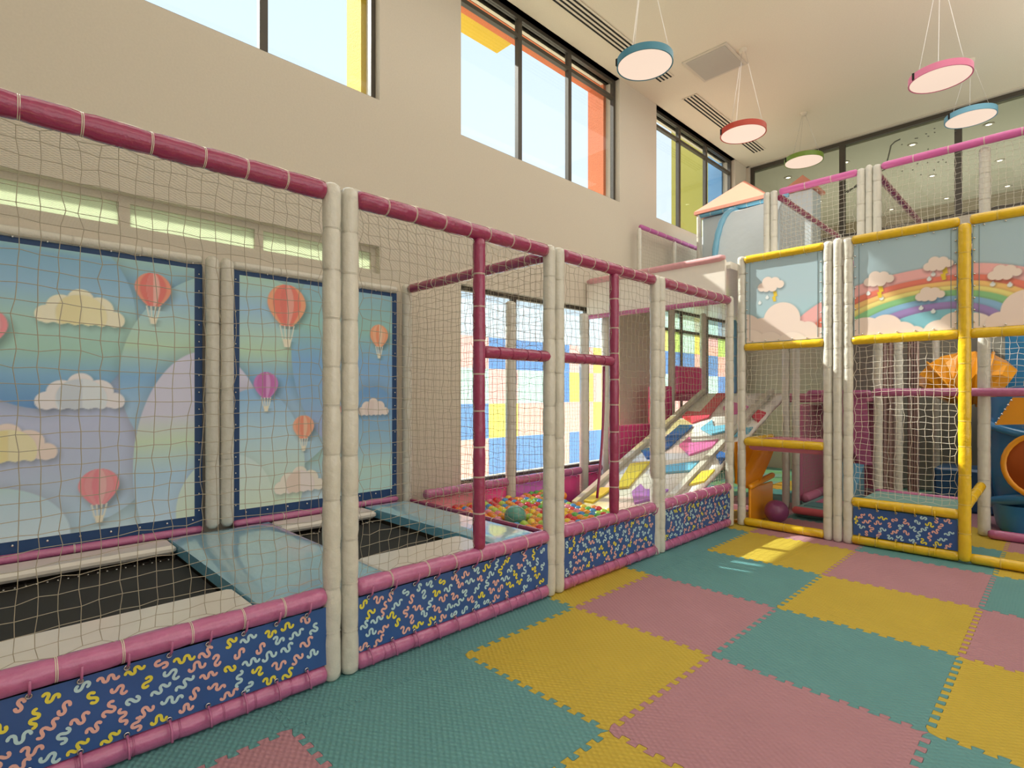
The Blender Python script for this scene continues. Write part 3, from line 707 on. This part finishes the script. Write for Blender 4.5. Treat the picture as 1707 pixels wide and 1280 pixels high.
# ------------------------------------------------------------------ climbing ramp
SL = .41
def RZ(y, t=0): return .215+SL*(y-4.95)+t
def ramp_panel(label, x0, x1, ya, yb, patches):
    r = thing('climbing_ramp', label, 'ramp', ((x0+x1)/2, (ya+yb)/2, 0), None)
    b = MB(); n = 30; V = []
    for t in (0, -.06):
        for i in range(n+1):
            y = ya+(yb-ya)*i/n
            for x in (x0, x1): V.append((x, y, RZ(y, t+.006*math.sin(i*1.3))))
    f = []
    N = 2*(n+1)
    for i in range(n):
        f += [(2*i, 2*i+1, 2*i+3, 2*i+2), (N+2*i, N+2*i+2, N+2*i+3, N+2*i+1), (2*i, 2*i+2, N+2*i+2, N+2*i), (2*i+1, N+2*i+1, N+2*i+3, 2*i+3)]
    f += [(0, N, N+1, 1), (2*n, 2*n+1, N+2*n+1, N+2*n)]
    b.add(V, f).build('padded_slope', mat('ramp_white_vinyl', 'EDE9E2', .35, .2, 6, .2), r, True)
    for m_, poly in patches:
        MB().prism(poly, lambda a, c, t: (a, c, RZ(c, t)), .004, .028).build('chevron_patch', m_, r)
    return r
cR = mat('patch_red', 'D4485C', .4); cB = mat('patch_blue', '2E64A8', .4); cP = mat('patch_pink', 'D672A8', .4); cL = mat('patch_light_blue', '6FB4CE', .4); cY = mat('patch_yellow', 'E0CC48', .4); cV = mat('patch_purple', 'B27CC8', .4)
ramp_panel('wide white padded climbing ramp with coloured chevron patches rising from the ball pit', -3.96, -3.02, 4.95, 8.08, [
    (cR, [(-3.75, 8.04), (-3.60, 8.04), (-3.50, 7.23), (-3.64, 7.05), (-3.90, 7.24), (-3.90, 7.40), (-3.70, 7.39)]),
    (cB, [(-3.79, 6.97), (-3.60, 6.98), (-3.60, 6.38), (-3.68, 6.20), (-3.80, 6.47)]),
    (cP, [(-3.48, 6.66), (-3.36, 6.50), (-3.08, 6.64), (-3.07, 6.44), (-3.25, 6.22), (-3.50, 6.43)]),
    (cL, [(-3.41, 7.16), (-3.30, 6.97), (-3.08, 7.06), (-3.06, 6.90), (-3.22, 6.76), (-3.45, 6.91)]),
    (cL, [(-3.45, 5.74), (-3.45, 5.90), (-3.06, 6.10), (-3.06, 5.88)]),
    (cB, [(-3.93, 6.23), (-3.83, 6.32), (-3.69, 6.29), (-3.57, 6.08), (-3.74, 6.05)]),
    (cY, [(-3.87, 5.88), (-3.65, 5.98), (-3.58, 5.41), (-3.72, 5.35)]),
    (cV, [(-3.48, 5.32), (-3.47, 5.49), (-3.36, 5.40), (-3.10, 5.46), (-3.12, 5.30), (-3.32, 5.13)]),
    (cY, [(-3.90, 5.31), (-3.76, 5.34), (-3.80, 5.02), (-3.93, 5.02)]),
    (cP, [(-3.44, 7.56), (-3.40, 7.74), (-3.1, 7.6), (-3.1, 7.42), (-3.28, 7.36)])])
ramp_panel('narrow white climbing ramp strip beside the yellow frame', -2.95, -2.79, 5.1, 8.08, [
    (cY, [(-2.93, 5.6), (-2.80, 5.70), (-2.80, 5.95), (-2.93, 5.88)]), (cB, [(-2.93, 6.25), (-2.80, 6.09), (-2.80, 6.3), (-2.93, 6.35)]),
    (cR, [(-2.93, 7.49), (-2.80, 7.42), (-2.80, 7.16), (-2.93, 7.3)]), (cL, [(-2.93, 6.75), (-2.8, 6.85), (-2.8, 7.0), (-2.93, 6.95)])])
for x, l in ((-4.0, 'grey edge rail on the window side of the climbing ramp'), (-2.985, 'grey edge rail between the wide and narrow climbing ramps')):
    def q(a, c, t): return (x+t, a, RZ(a, c))
    tag(MB().prism([(4.93, -.07), (8.12, -.07), (8.12, .055), (4.93, .055)], q, -.034, .034).build('ramp_rail', alum), l, 'rail')
tag(MB().box((-4.6, 8.14, 1.38), (-1.9, 10.55, 1.50), bev=.02).build('upper_platform', pinkm), 'pink padded platform at the top of the climbing ramp', 'platform')
for k, (y0, y1, l) in enumerate(((6.3, 7.35, 'hot pink vinyl wall lower down beside the climbing ramp'), (8.15, 9.0, 'hot pink vinyl wall on the platform above the ramp'), (7.4, 8.1, 'hot pink vinyl wall beside the top of the ramp'))):
    zb = .5 if k == 0 else 1.0; zt = 1.05 if k == 0 else 1.62
    if k == 1: zb = 1.5; zt = 1.95
    tag(MB().box((-4.56, y0, zb), (-4.47, y1, zt), bev=.02).build('vinyl_wall', hotpink), l, 'panel')
for y, x, c, l in ((6.30, -4.55, whitev, 'white padded post against the pale wall behind the ramp rail'), (8.02, -4.5, whitev, 'white padded post left of the far coloured window'), (9.1, -4.5, whitev, 'white padded post in the middle of the far coloured window'), (10.35, -4.5, bluetrim, 'pale blue padded post right of the far coloured window')):
    r = thing('padded_post', l, 'post', (x, y, 0)); padpart('padding', (x, y, 0 if y < 8.1 else 1.5), (x, y, 2.9), .055, c, r, .35, .04)
# safety net before the far windows
r = thing('window_net', 'fine net stretched before the far coloured window', 'net', (-4.6, 9.5, 1.5)); net('netting', r, (-4.60, 8.1, 1.52), (0, 1, 0), (0, 0, 1), 3.0, 1.38, .05, .0018)
r = thing('window_net', 'fine net stretched before the ball pit window with colour blocks', 'net', (-4.62, 4.5, .5)); net('netting', r, (-4.62, 3.98, .55), (0, 1, 0), (0, 0, 1), 2.2, 1.95, .052, .0013)
# fascia across the end of the pit
r = thing('fascia_board', 'white fascia board with pale pink top rail between wall and yellow frame', 'board', (-3.74, 6.22, 2.5))
MB().box((-4.80, 6.20, 2.60), (-2.80, 6.24, 3.05)).build('panel', mat('fascia_white', 'EFE8DE', .5), r); padpart('top_rail', (-4.78, 6.2, 3.075), (-2.80, 6.2, 3.075), .04, softpink, r, .9, .02); padpart('lower_rail', (-4.78, 6.2, 2.575), (-2.80, 6.2, 2.575), .032, pinkv, r, .2, .05)
tag(MB().box((-4.80, 6.26, 2.95), (-2.76, 11.3, 3.03)).build('upper_deck', padw), 'white padded upper deck behind the fascia board', 'deck')

# ------------------------------------------------------------------ yellow frame
YY = 6.27
def rainbow(A, xc=-.80, zc=2.02):
    A.img = A.fill([(2.0, '9CCFDA'), (2.3, 'A9CCD8'), (2.6, 'AEC6D2'), (3.1, 'A8C2CE')])
    def e(s): return lambda a, b: (np.sqrt(((a-xc)/np.where(a < xc, 1.36*s, .98*s))**2+((b-zc)/(.64*s))**2)-1)*.6*s
    for s_, c in ((1, 'F0B4B4'), (.85, 'E8806E'), (.77, 'F2C77E'), (.70, 'EDE08C'), (.64, '8CC58E'), (.56, '8CB8DE'), (.48, 'A088C4')):
        A.put(e(s_), c, .22, (0, 0), .03)
    A.put(e(.38), A.fill([(2.0, '7FC0D2'), (2.5, '8FC6D6')]), .3, (0, 0), .05)
    W = 'F0DCD2'
    A.put(circs([(-2.20, 2.30, .19), (-2.42, 2.12, .22), (-2.05, 2.12, .16), (-1.94, 2.16, .10), (-1.84, 2.10, .09), (-2.6, 2.2, .2)]), 'EFDDD4', .3); A.put(circs([(-2.33, 2.02, .16), (-2.1, 1.98, .18), (-2.55, 2.02, .2)]), 'F4E4DA', .2)
    A.put(circs([(-1.42, 2.05, .2), (-1.25, 2.12, .14), (-1.12, 2.06, .12), (-1.02, 2.04, .09)]), W, .3); A.put(circs([(-.72, 2.1, .13), (-.6, 2.06, .15), (-.84, 2.05, .12), (-.45, 2.05, .12)]), 'F3E3DA', .3)
    A.put(circs([(-.25, 2.2, .17), (-.05, 2.3, .2), (-.42, 2.1, .1), (.2, 2.2, .3)]), W, .3)
    def sc(x, z, k, bolt=None, drops=()):
        for dx, dz in drops: A.put(circs([(x+dx, z+dz, .018), (x+dx, z+dz+.018, .008)]), 'E8EEF0', .25, (.005, -.006), .02)
        if bolt:
            def f(a, b, x=x+bolt[0], z=z+bolt[1]): return np.where((b > z-.11) & (b < z), np.abs(a-x-.16*(z-b)+np.where(b > z-.055, .0, .018))-.014-.08*np.clip(b-z+.11, 0, .05), .05)
            A.put(f, 'E8C83C', .2, (.006, -.008), .02)
        A.put(circs([(x-.09*k, z-.02*k, .05*k), (x-.03*k, z+.035*k, .06*k), (x+.05*k, z+.02*k, .06*k), (x+.11*k, z-.01*k, .045*k), (x+.03*k, z-.035*k, .05*k), (x-.04*k, z-.03*k, .05*k)]), 'EEDCD2', .35, (.006, -.014), .04)
    sc(-2.32, 2.70, .95, (.05, -.08), ((-.11, -.19), (-.03, -.14))); sc(-1.31, 2.61, .85, (.02, -.07), ((-.08, -.13), (.03, -.19))); sc(-.85, 2.68, .75, (.05, -.04), ((-.03, -.09), (-.06, -.13)))
    sc(-.91, 2.41, .75, None, ((-.06, -.12), (.03, -.16))); sc(-.40, 2.53, .75, None, ((-.07, -.09), (.04, -.11))); sc(.25, 2.75, .8)
def artboard(parent, x0, x1):
    MB().box((x0, YY-.005, 2.07), (x1, YY+.02, 2.985)).build('board', mat('artboard_blue', 'A9C4CE', .5), parent)
    A = Art(x0+.008, x1-.008, 2.075, 2.98, .0062); rainbow(A); A.build('printed_art', lambda a, b: (a, np.full(a.shape, YY-.0075), b), parent)
    MB().box((x0+.045, YY-.011, 2.09), (x0+.049, YY-.0076, 2.97)).box((x1-.049, YY-.011, 2.09), (x1-.045, YY-.0076, 2.97)).build('seam', mat('seam_grey', '7E949C', .6), parent)
    g = MB()
    for z in np.arange(2.13, 2.97, .105):
        for x in (x0+.015, x1-.015): g.lathe((x, YY-.014, z), [(.001, -.008), (.009, -.003), (.009, .003), (.001, .008)], 8)
    for x in np.arange(x0+.08, x1, .14):
        for z in (2.088, 2.968): g.lathe((x, YY-.014, z), [(.001, -.008), (.009, -.003), (.009, .003), (.001, .008)], 8)
    stuff(g.build('screw_head', metal, parent, True))
r = thing('play_frame_panel', 'yellow railed play frame bay with storm cloud print above a purple ball', 'play frame', (-2.17, YY, 0), 'yellow play frame bays')
for x in (-2.635, -1.745): padpart('post', (x, YY, 0), (x, YY, 3.06), .045, whitev, r, .22, .08)
for z, rr in ((3.02, .043), (2.025, .043), (.955, .045), (.05, .045)):
    padpart('rail', (-2.60, YY, z), (-1.78, YY, z), rr, yellv, r, .2, .07)
artboard(r, -2.585, -1.795)
net('net', r, (-2.585, YY, 1.0), (1, 0, 0), (0, 0, 1), .79, .98, .055, .0017, mt=netw)
r = thing('padded_post', 'narrow white post squeezed between two thick ones in the yellow frame', 'post', (-1.655, YY, 0)); padpart('padding', (-1.655, YY-.01, 0), (-1.655, YY-.01, 3.07), .042, whitev, r, .27, .05)
r = thing('play_frame_panel', 'yellow railed bay with rainbow print, net and squiggle banner', 'play frame', (-1.1, YY, 0), 'yellow play frame bays')
padpart('post', (-1.565, YY, 0), (-1.565, YY, 3.06), .045, whitev, r, .22, .08); padpart('post', (-.655, YY-.02, .02), (-.655, YY-.02, 3.0), .047, yellv, r, .24, .06)
for z in (3.03, 2.03, .425, .05): padpart('rail', (-1.53, YY, z), (-.69, YY, z), .045, yellv, r, .19, .07)
artboard(r, -1.515, -.705)
net('net', r, (-1.515, YY, .48), (1, 0, 0), (0, 0, 1), .81, 1.50, .058, .0019, mt=netw)
squiggle_banner(r, lambda u, v, t: (-1.515+u, YY-.022-t, .10+v), .81, .275, 9)
grommets(r, [(x, YY-.03, .365) for x in np.arange(-1.46, -.72, .15)]+[(x, YY-.03, .112) for x in np.arange(-1.46, -.72, .15)], (0, -1, 0), True, yellv)
padpart('side_rail', (-.655, YY+.04, .49), (-.60, YY+.62, .62), .04, yellv, r, .2, .05)
r = thing('play_frame_panel', 'right end of the yellow frame, rainbow end print over blue slide', 'play frame', (.05, YY, 0), 'yellow play frame bays')
artboard(r, -.605, .73)
for z in (3.03, 2.03, .05): padpart('rail', (-.62, YY, z), (.75, YY, z), .045, yellv, r, .19, .07)
padpart('post', (.80, YY, 0), (.80, YY, 3.06), .045, whitev, r, .22, .08)
r = thing('hanging_net', 'white net above the mid pink rail, right of the yellow post', 'net', (.05, 7.2, 1.55)); net('netting', r, (-.60, YY+.9, 1.55), (1, 0, 0), (0, 0, 1), 1.35, .9, .058, mt=netw)

# interior of the play frame -----------------------------------------------------------
r = thing('low_platform', 'pink topped low platform with yellow edge above the purple ball', 'platform', (-2.2, 6.75, .8))
cushion((-2.58, 6.32, .86), (-1.80, 7.18, .965)).build('deck_pad', pinkm, r); padpart('edge_roll', (-2.60, 6.34, .97), (-2.60, 7.1, .97), .03, yellv, r, .3, .04)
padpart('leg', (-1.86, 7.04, 0), (-1.86, 7.04, .86), .035, whitev, r)
r = thing('slide_chute', 'orange slide chute left of the purple ball', 'slide', (-2.66, 6.75, 0))
b = MB(); n = 16; V = []
for i in range(n+1):
    t = i/n; y = 6.40+.62*t
    for x, z in ((-2.80, .44+.46*t**1.4), (-2.76, .42+.42*t**1.4), (-2.66, .40+.40*t**1.4), (-2.58, .42+.42*t**1.4)): V.append((x+.04, y, z))
b.add(V, [(i*4+j, i*4+j+1, i*4+j+5, i*4+j+4) for i in range(n) for j in range(3)])
b.build('chute', oran, r, True); MB().box((-2.60, 6.36, .0), (-2.57, 7.04, .42), bev=.01).build('side_panel', oran, r); padpart('roll', (-2.575, 6.34, .43), (-2.575, 7.06, .50), .035, oran, r, .8, .02); MB().box((-2.76, 6.34, 0), (-2.61, 7.04, .03)).build('base', oran, r)
MB().box((-2.775, 6.40, .44), (-2.762, 7.02, .93)).build('back_panel', oran, r)
tag(MB().lathe((-2.38, 6.62, .141), sphere(.130, 28, 20), 32).build('exercise_ball', purple, smooth=True), 'speckled purple rubber ball on the floor inside the yellow frame', 'ball')
r = thing('step_pad', 'pink edged low step pad behind the purple ball', 'step', (-1.95, 7.6, 0))
padpart('edge_roll', (-2.37, 7.12, .09), (-1.93, 7.12, .09), .045, mat('coral_roll', 'E0707C', .4), r, .9, .02); cushion((-2.37, 7.16, 0.0), (-1.93, 8.6, .12)).build('top_pad', tealm, r)
for k, (x, y) in enumerate(((-2.3, 7.3), (-2.27, 7.62))): MB().box((x, y, .12), (x+.32, y+.3, .128)).build('mat_square', pinkm if k % 2 else tilem[2], r)
tag(MB().prism([(8.0, .125), (8.58, .125), (8.58, .55)], lambda a, c, t: (t, a, c), -2.25, -1.95).build('foam_wedge', bluetrim), 'light blue foam wedge behind the step pad', 'wedge')
def innerpost(x, y, z1, l, m=whitev, rr=.047, z0=.0):
    r = thing('padded_post', l, 'post', (x, y, z0)); padpart('padding', (x, y, z0), (x, y, z1), rr, m, r, .3, .04)
innerpost(-2.62, 7.62, 2.95, 'inner white post behind the orange chute, left of a pair'); innerpost(-2.50, 7.62, 2.95, 'inner white post behind the orange chute, right of a pair')
innerpost(-2.28, 9.1, 1.38, 'short white post seen against the pink inner net'); innerpost(-1.60, 7.66, 2.9, 'white inner post at the left end of the pink rail'); innerpost(-1.50, 8.2, 2.9, 'white inner post standing behind the left end of the pink rail')
innerpost(-.64, 7.62, 2.98, 'white padded post right of the yellow post, standing on the pink floor rail', rr=.055)
innerpost(-1.40, 10.2, 2.9, 'pale inner post in front of the mauve curtain'); innerpost(-1.86, 7.45, 2.9, 'white inner post close behind the thick triple posts')
innerpost(-1.02, 9.9, 1.5, 'thin yellow support post under the orange slide tube', yellv, .03)
r = thing('pink_deck_edge', 'pink padded rail crossing behind the net at mid height', 'rail', (.0, 7.6, 1.5)); padpart('padding', (-1.62, 7.51, 1.515), (1.4, 7.51, 1.515), .045, pinkv, r, .45, .03)
r = thing('floor_rail', 'pink padded rail lying on the floor at the slide exit', 'rail', (.4, 7.5, 0)); padpart('padding', (-.60, 7.50, .05), (1.6, 7.50, .05), .048, pinkv, r, .45, .03)
r = thing('low_bench_pad', 'teal topped bench pad behind the net above the squiggle banner', 'bench', (-1.1, 6.8, 0)); cushion((-1.50, 6.33, .30), (-.70, 7.05, .44)).build('top_pad', tealm, r); padpart('edge_roll', (-1.50, 7.07, .43), (-.70, 7.07, .43), .03, pinkv, r, .4, .03); MB().box((-1.46, 6.42, 0), (-.74, 7.0, .30)).build('base', framem, r)
for x0, x1, l in ((-1.86, -1.60, 'mauve vinyl curtain strip nearest the white posts'), (-1.50, -1.38, 'narrow mauve vinyl curtain strip beside the dark gap')):
    b = MB(); V = []; n = 24
    for i in range(n+1):
        for z in (.02, 2.85): V.append((x0+(x1-x0)*i/n, 8.75+.03*math.sin(i*1.1), z))
    tag(b.add(V, [(2*i, 2*i+2, 2*i+3, 2*i+1) for i in range(n)]).build('vinyl_curtain', mauve, smooth=True), l, 'curtain')
tag(MB().box((-1.25, 8.9, 0), (-.64, 9.5, .55), bev=.03).build('foam_block', dkblue), 'dark blue foam block under the orange slide tube', 'block')
tag(MB().box((-2.60, 10.6, 0), (2.5, 10.7, 2.95)).build('back_screen', mat('grey_screen', '8C8A80', .7)), 'grey screen closing the play frame at the back', 'screen')
# pink inner net walls
r = thing('pink_net_wall', 'pink net wall behind the step pad', 'net', (-2.42, 8.6, 0)); net('netting', r, (-2.44, 7.7, .12), (0, 1, 0), (0, 0, 1), 2.4, 1.24, .05, .0018)
MB().box((-2.50, 7.7, .1), (-2.47, 10.1, 1.36)).build('pink_backing', pinkm, r); padpart('edge_roll', (-2.42, 7.7, .14), (-2.42, 8.7, .14), .06, pinkm, r, .4, .03)
r = thing('pink_net_wall', 'pink net wall across the back of the crawl space', 'net', (-1.9, 9.4, 0)); net('netting', r, (-2.40, 9.38, .12), (1, 0, 0), (0, 0, 1), .66, 1.24, .05, .0018); MB().box((-2.40, 9.42, .1), (-1.74, 9.45, 1.36)).build('pink_backing', pinkm, r)
r = thing('hanging_net_wall', 'pink sloping fabric panel beside the inner net', 'panel', (-1.8, 8.0, 1)); MB().prism([(-2.25, 1.45), (-1.78, 1.45), (-1.72, .62), (-1.84, .62)], lambda a, c, t: (a, t, c), 7.9, 7.93).build('fabric', pinkv, r); padpart('rail', (-2.45, 7.9, 1.50), (-1.72, 7.9, 1.50), .045, pinkv, r, .3, .04)
# ladder like post with yellow rungs
r = thing('rung_post', 'white padded post wrapped with small yellow bands behind the yellow frame', 'post', (-2.21, 7.9, 1.55)); padpart('padding', (-2.21, 8.1, 1.5), (-2.21, 8.1, 2.9), .055, whitev, r, .18, .08)
b = MB()
for z in np.arange(1.62, 2.8, .18): b.torus((-2.21, 8.1, z), (0, .1, 1), .052, .009, 16, 6)
stuff(b.build('yellow_band', yellv, r, True))
# orange slide tube: faceted elbow
r = thing('slide_tube', 'orange faceted plastic slide tube hanging behind the yellow post', 'slide', (-.7, 8.9, 1.1))
b = MB(); pts = []; 
for i in range(9):
    t = i/8; a = -1.25+t*2.1; pts.append((-.92+.42*math.sin(a), 9.35+.12*t, 1.40+.30*math.cos(a)))
b.rings(pts, [.22, .29, .33, .36, .37, .36, .34, .30, .26], 9); b.build('tube', oran, r)
b = MB()
for i in (2, 4, 6):
    d_ = np.array(pts[i+1])-np.array(pts[i-1]); b.torus(pts[i], d_, .36, .016, 30, 6)
b.build('flange', oran, r, True)
# blue spiral slide
r = thing('spiral_slide', 'blue spiral slide with orange tube mouth, right of the white post', 'slide', (.15, 8.8, 0))
cx, cy = -.02, 8.42
MB().lathe((cx, cy, 0), [(.52, .14), (.60, .30), (.64, .62), (.64, .95), (.64, 1.46)], 40).build('outer_wall', bluep, r, True)
def lipring(z0, z1, R0, a0, a1, th):
    P_ = [(cx+R0*math.cos(a0+(a1-a0)*i/30), cy+R0*math.sin(a0+(a1-a0)*i/30), z0+(z1-z0)*i/30) for i in range(31)]
    MB().rings(P_, th, 10).build('lip', bluep, r, True)
lipring(1.20, .92, .67, -PI, -PI*.25, .045); lipring(.22, .66, .68, -PI*.98, -PI*.2, .055)
MB().lathe((cx-.36, cy-.30, 0), [(.17, 0), (.20, .05), (.23, .20), (.25, .30)], 26).build('foot', bluep, r, True)
ax = np.array([-.16, -1, .05]); ax /= np.linalg.norm(ax); mc = np.array([-.17, 7.76, .76])
b = MB(); b.torus(mc, ax, .33, .032, 30, 8); b.build('tube_mouth', oran, r, True)
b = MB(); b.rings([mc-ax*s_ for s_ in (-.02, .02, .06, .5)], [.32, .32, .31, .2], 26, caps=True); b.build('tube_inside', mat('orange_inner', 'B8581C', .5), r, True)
b = MB(); b.prism([(-.56, 1.17), (.6, 1.25), (.6, 1.46), (-.42, 1.46)], lambda a, c, t: (a, t, c), 7.68, 7.71); b.build('orange_panel', oran, r)
g = MB()
for k in range(6): g.lathe((-.55+.024*k, 7.67, 1.19+.048*k), [(.001, -.01), (.012, -.004), (.012, .004), (.001, .01)], 8)
stuff(g.build('bolt', metal, r, True))
tag(MB().box((-.62, 9.95, .0), (1.6, 10.03, 2.92)).build('blue_board', bluep), 'tall blue board standing behind the spiral slide', 'board')
# ------------------------------------------------------------------ upper level
YU = 7.62
def upper(label, x0, x1, posts):
    r = thing('upper_net_rail', label, 'railing', ((x0+x1)/2, YU, 3.0), 'netted railings of the upper deck')
    padpart('top_rail', (x0, YU, 4.17), (x1, YU, 4.17), .043, mat('bright_pink_vinyl', 'D668AC', .3, .25, 26, .3), r, .3, .05); padpart('bottom_rail', (x0, YU, 3.07), (x1, YU, 3.07), .035, pinkv, r, .4, .04)
    for x in posts: padpart('post', (x, YU, 2.95), (x, YU, 4.20), .045, whitev, r, .2, .06)
    net('net', r, (x0+.03, YU, 3.1), (1, 0, 0), (0, 0, 1), x1-x0-.06, 1.02, .058, .0019, mt=netw)
upper('left netted railing of the upper deck under the green lamp', -2.70, -1.80, (-2.77, -1.765))
upper('right netted railing of the upper deck with wide net', -1.555, .9, (-1.60,))
innerpost(-1.683, YU, 4.22, 'middle of three upper white posts', rr=.038, z0=2.95); innerpost(-2.86, YU, 4.2, 'leftmost upper deck post beside the blue vault', rr=.045, z0=3.03); innerpost(-.64, YU+.07, 4.12, 'white upper post crossing the wide upper net', rr=.05, z0=3.0)
for x, l in ((-2.72, 'magenta rail running back from the left upper posts'), (-1.62, 'magenta rail running back from the middle upper posts')):
    r = thing('side_rail', l, 'rail', (x, 8.8, 3)); padpart('top_rail', (x, YU+.05, 4.12), (x, 10.3, 4.12), .042, mag, r, .25, .06)
    padpart('post', (x, 10.32, 3.0), (x, 10.32, 4.16), .045, whitev, r, .3, .05); net('net', r, (x, YU+.06, 3.08), (0, 1, 0), (0, 0, 1), 2.6, 1.0, .058)
tag(MB().box((-2.70, 6.36, 2.88), (-1.72, 10.5, 2.945)).build('upper_deck', padw), 'padded upper deck floor behind the storm cloud print', 'deck')
for x, y, l in ((-2.4, 10.40, 'white upper post far back beside the blue panel'), (-2.1, 10.45, 'second white upper post far back')): innerpost(x, y-.06, 4.1, l, z0=2.945)
tag(MB().box((-2.35, 10.43, 2.945), (-1.74, 10.49, 3.75), bev=.01).build('screen_board', bluep), 'blue panel at the rear of the upper deck', 'panel')
tag(MB().box((-1.5, 10.62, 2.95), (1.4, 10.68, 3.9), bev=.01).build('screen_board', dkblue), 'dark blue long panel at the rear right of the upper deck', 'panel')
r = thing('wall_side_railing', 'low netted railing with violet top rail against the pale wall', 'railing', (-4.66, 8.4, 3)); padpart('top_rail', (-4.66, 7.35, 4.08), (-4.66, 9.3, 4.08), .035, mat('violet_rail', 'C468AA', .4, .2, 26), r, .25, .05)
for y in (7.33, 8.4): padpart('post', (-4.66, y, 3.04), (-4.66, y, 4.05), .035, whitev, r, .3, .04)
net('net', r, (-4.66, 7.4, 3.08), (0, 1, 0), (0, 0, 1), 1.85, .95, .055, .0013)
# playhouse tower
r = thing('playhouse_tower', 'pale blue playhouse tower with salmon pyramid roof and padded vault', 'playhouse', (-3.6, 8.8, 3.03))
MB().box((-4.35, 8.75, 3.03), (-3.1, 9.9, 4.45), bev=.02).build('tower_wall', ltbluev, r)
padpart('corner_post', (-4.37, 8.70, 3.03), (-4.37, 8.70, 4.5), .04, whitev, r, .4, .03); padpart('eaves_rail', (-4.37, 8.70, 4.47), (-2.95, 8.70, 4.47), .035, bluetrim, r, .2, .05)
def pyr(cx, cy, hw, z0, z1): return MB().add([(cx-hw, cy-hw, z0), (cx+hw, cy-hw, z0), (cx+hw, cy+hw, z0), (cx-hw, cy+hw, z0), (cx, cy, z1), (cx-hw, cy-hw, z0-.05), (cx+hw, cy-hw, z0-.05), (cx+hw, cy+hw, z0-.05), (cx-hw, cy+hw, z0-.05)], [(0, 1, 4), (1, 2, 4), (2, 3, 4), (3, 0, 4), (5, 6, 1, 0), (6, 7, 2, 1), (7, 8, 3, 2), (8, 5, 0, 3), (8, 7, 6, 5)])
pyr(-3.84, 9.25, .60, 4.55, 5.08).build('roof', pinkroof, r); 
b = MB(); V = []; n = 14
for i in range(n+1):
    a = PI/2*i/n; y = 8.72-.78*math.cos(a); z = 3.35+1.05*math.sin(a)
    for x in (-3.70, -3.55, -3.3, -3.1, -2.92): V.append((x, y, z+rng.uniform(-.006, .006)))
b.add(V, [(i*5+j, i*5+j+1, i*5+j+6, i*5+j+5) for i in range(n) for j in range(4)]); b.build('vault_fabric', ltbluev, r, True)
b = MB(); b.rings([(-3.74, 8.72-.80*math.cos(PI/2*i/20), 3.33+1.08*math.sin(PI/2*i/20)) for i in range(21)], [.047-.006*(i % 3 == 0) for i in range(21)], 12); b.build('vault_arch', bluetrim, r, True)
MB().box((-3.74, 7.95, 3.03), (-2.92, 8.0, 3.38)).build('vault_base', ltbluev, r)
r = thing('playhouse_tower', 'second smaller salmon roofed tower farther back', 'playhouse', (-3.52, 11.1, 3.03)); MB().box((-3.76, 10.85, 3.03), (-3.28, 11.35, 5.23), bev=.02).build('tower_wall', ltbluev, r); pyr(-3.52, 11.1, .30, 5.28, 5.60).build('roof', pinkroof, r)

# ------------------------------------------------------------------ lamps and ceiling fittings
def lamp(x, y, z, c, nm):
    r = thing('pendant_lamp', f'round pendant lamp with {nm}', 'lamp', (x, y, z), 'round pendant lamps'); R = .30; m_ = mat('lamp_rim_'+c, c, .4)
    MB().lathe((x, y, z), [(R-.012, 0), (R, 0), (R, .075), (R-.01, .08), (0.001, .08)], 48).build('rim', m_, r, 2)
    MB().lathe((x, y, z), [(0.001, -.006), (R*.8, -.004), (R-.014, .004)], 48).build('diffuser', lampglow, r, True)
    for k in range(3):
        a = k*2*PI/3+.6; MB().rings([(x+(R-.03)*math.cos(a), y+(R-.03)*math.sin(a), z+.075), (x+.03*math.cos(a), y+.03*math.sin(a), ZC-.035)], .0022, 5).build('wire', metal, r)
    MB().box((x+R*.995*math.cos(3.9)-.012, y+R*math.sin(3.9)-.012, z+.002), (x+R*math.cos(3.9)+.012, y+R*math.sin(3.9)+.012, z+.078)).build('clasp', dark, r)
    MB().lathe((x, y, ZC-.04), [(.001, 0), (.05, .002), (.055, .04)], 24).build('canopy', ceilm, r, True)
lamp(-3.25, 5.22, 5.07, '3E7F94', 'teal blue rim, nearest the big window'); lamp(-3.20, 7.66, 5.11, 'B23A22', 'brick red rim, in front of the slot diffuser'); lamp(-3.2, 10.14, 5.46, '6E8C2C', 'olive green rim'); lamp(-1.05, 7.92, 5.10, 'D6779A', 'pink rim, at the upper right of the photo'); lamp(-1.01, 10.24, 5.45, '6AA3BC', 'pale blue rim, near the back glazing')
def slot(y0, y1, x=-4.32, l=''):
    r = thing('slot_diffuser', l, 'air vent', (x, (y0+y1)/2, ZC-.012), 'linear slot diffusers'); 
    MB().box((x-.125, y0, ZC-.012), (x+.125, y1, ZC-.004)).build('plate', ceilm, r)
    for k in range(4): MB().box((x-.10+k*.058, y0+.01, ZC-.015), (x-.075+k*.058, y1-.01, ZC-.0121)).build('slot', dark, r)
slot(2.5, 7.55, l='long ceiling slot diffuser leading to the teal blue lamp'); slot(8.25, 11.1, l='shorter ceiling slot diffuser behind the brick red lamp')
r = thing('ceiling_grille', 'square grey return air grille with white frame in the ceiling', 'air vent', (-3.62, 7.68, ZC-.02))
MB().box((-3.95, 7.33, ZC-.015), (-3.29, 8.03, ZC)).build('frame', wallm, r); MB().box((-3.91, 7.37, ZC-.02), (-3.33, 7.99, ZC-.0151)).build('grille', greyg, r)
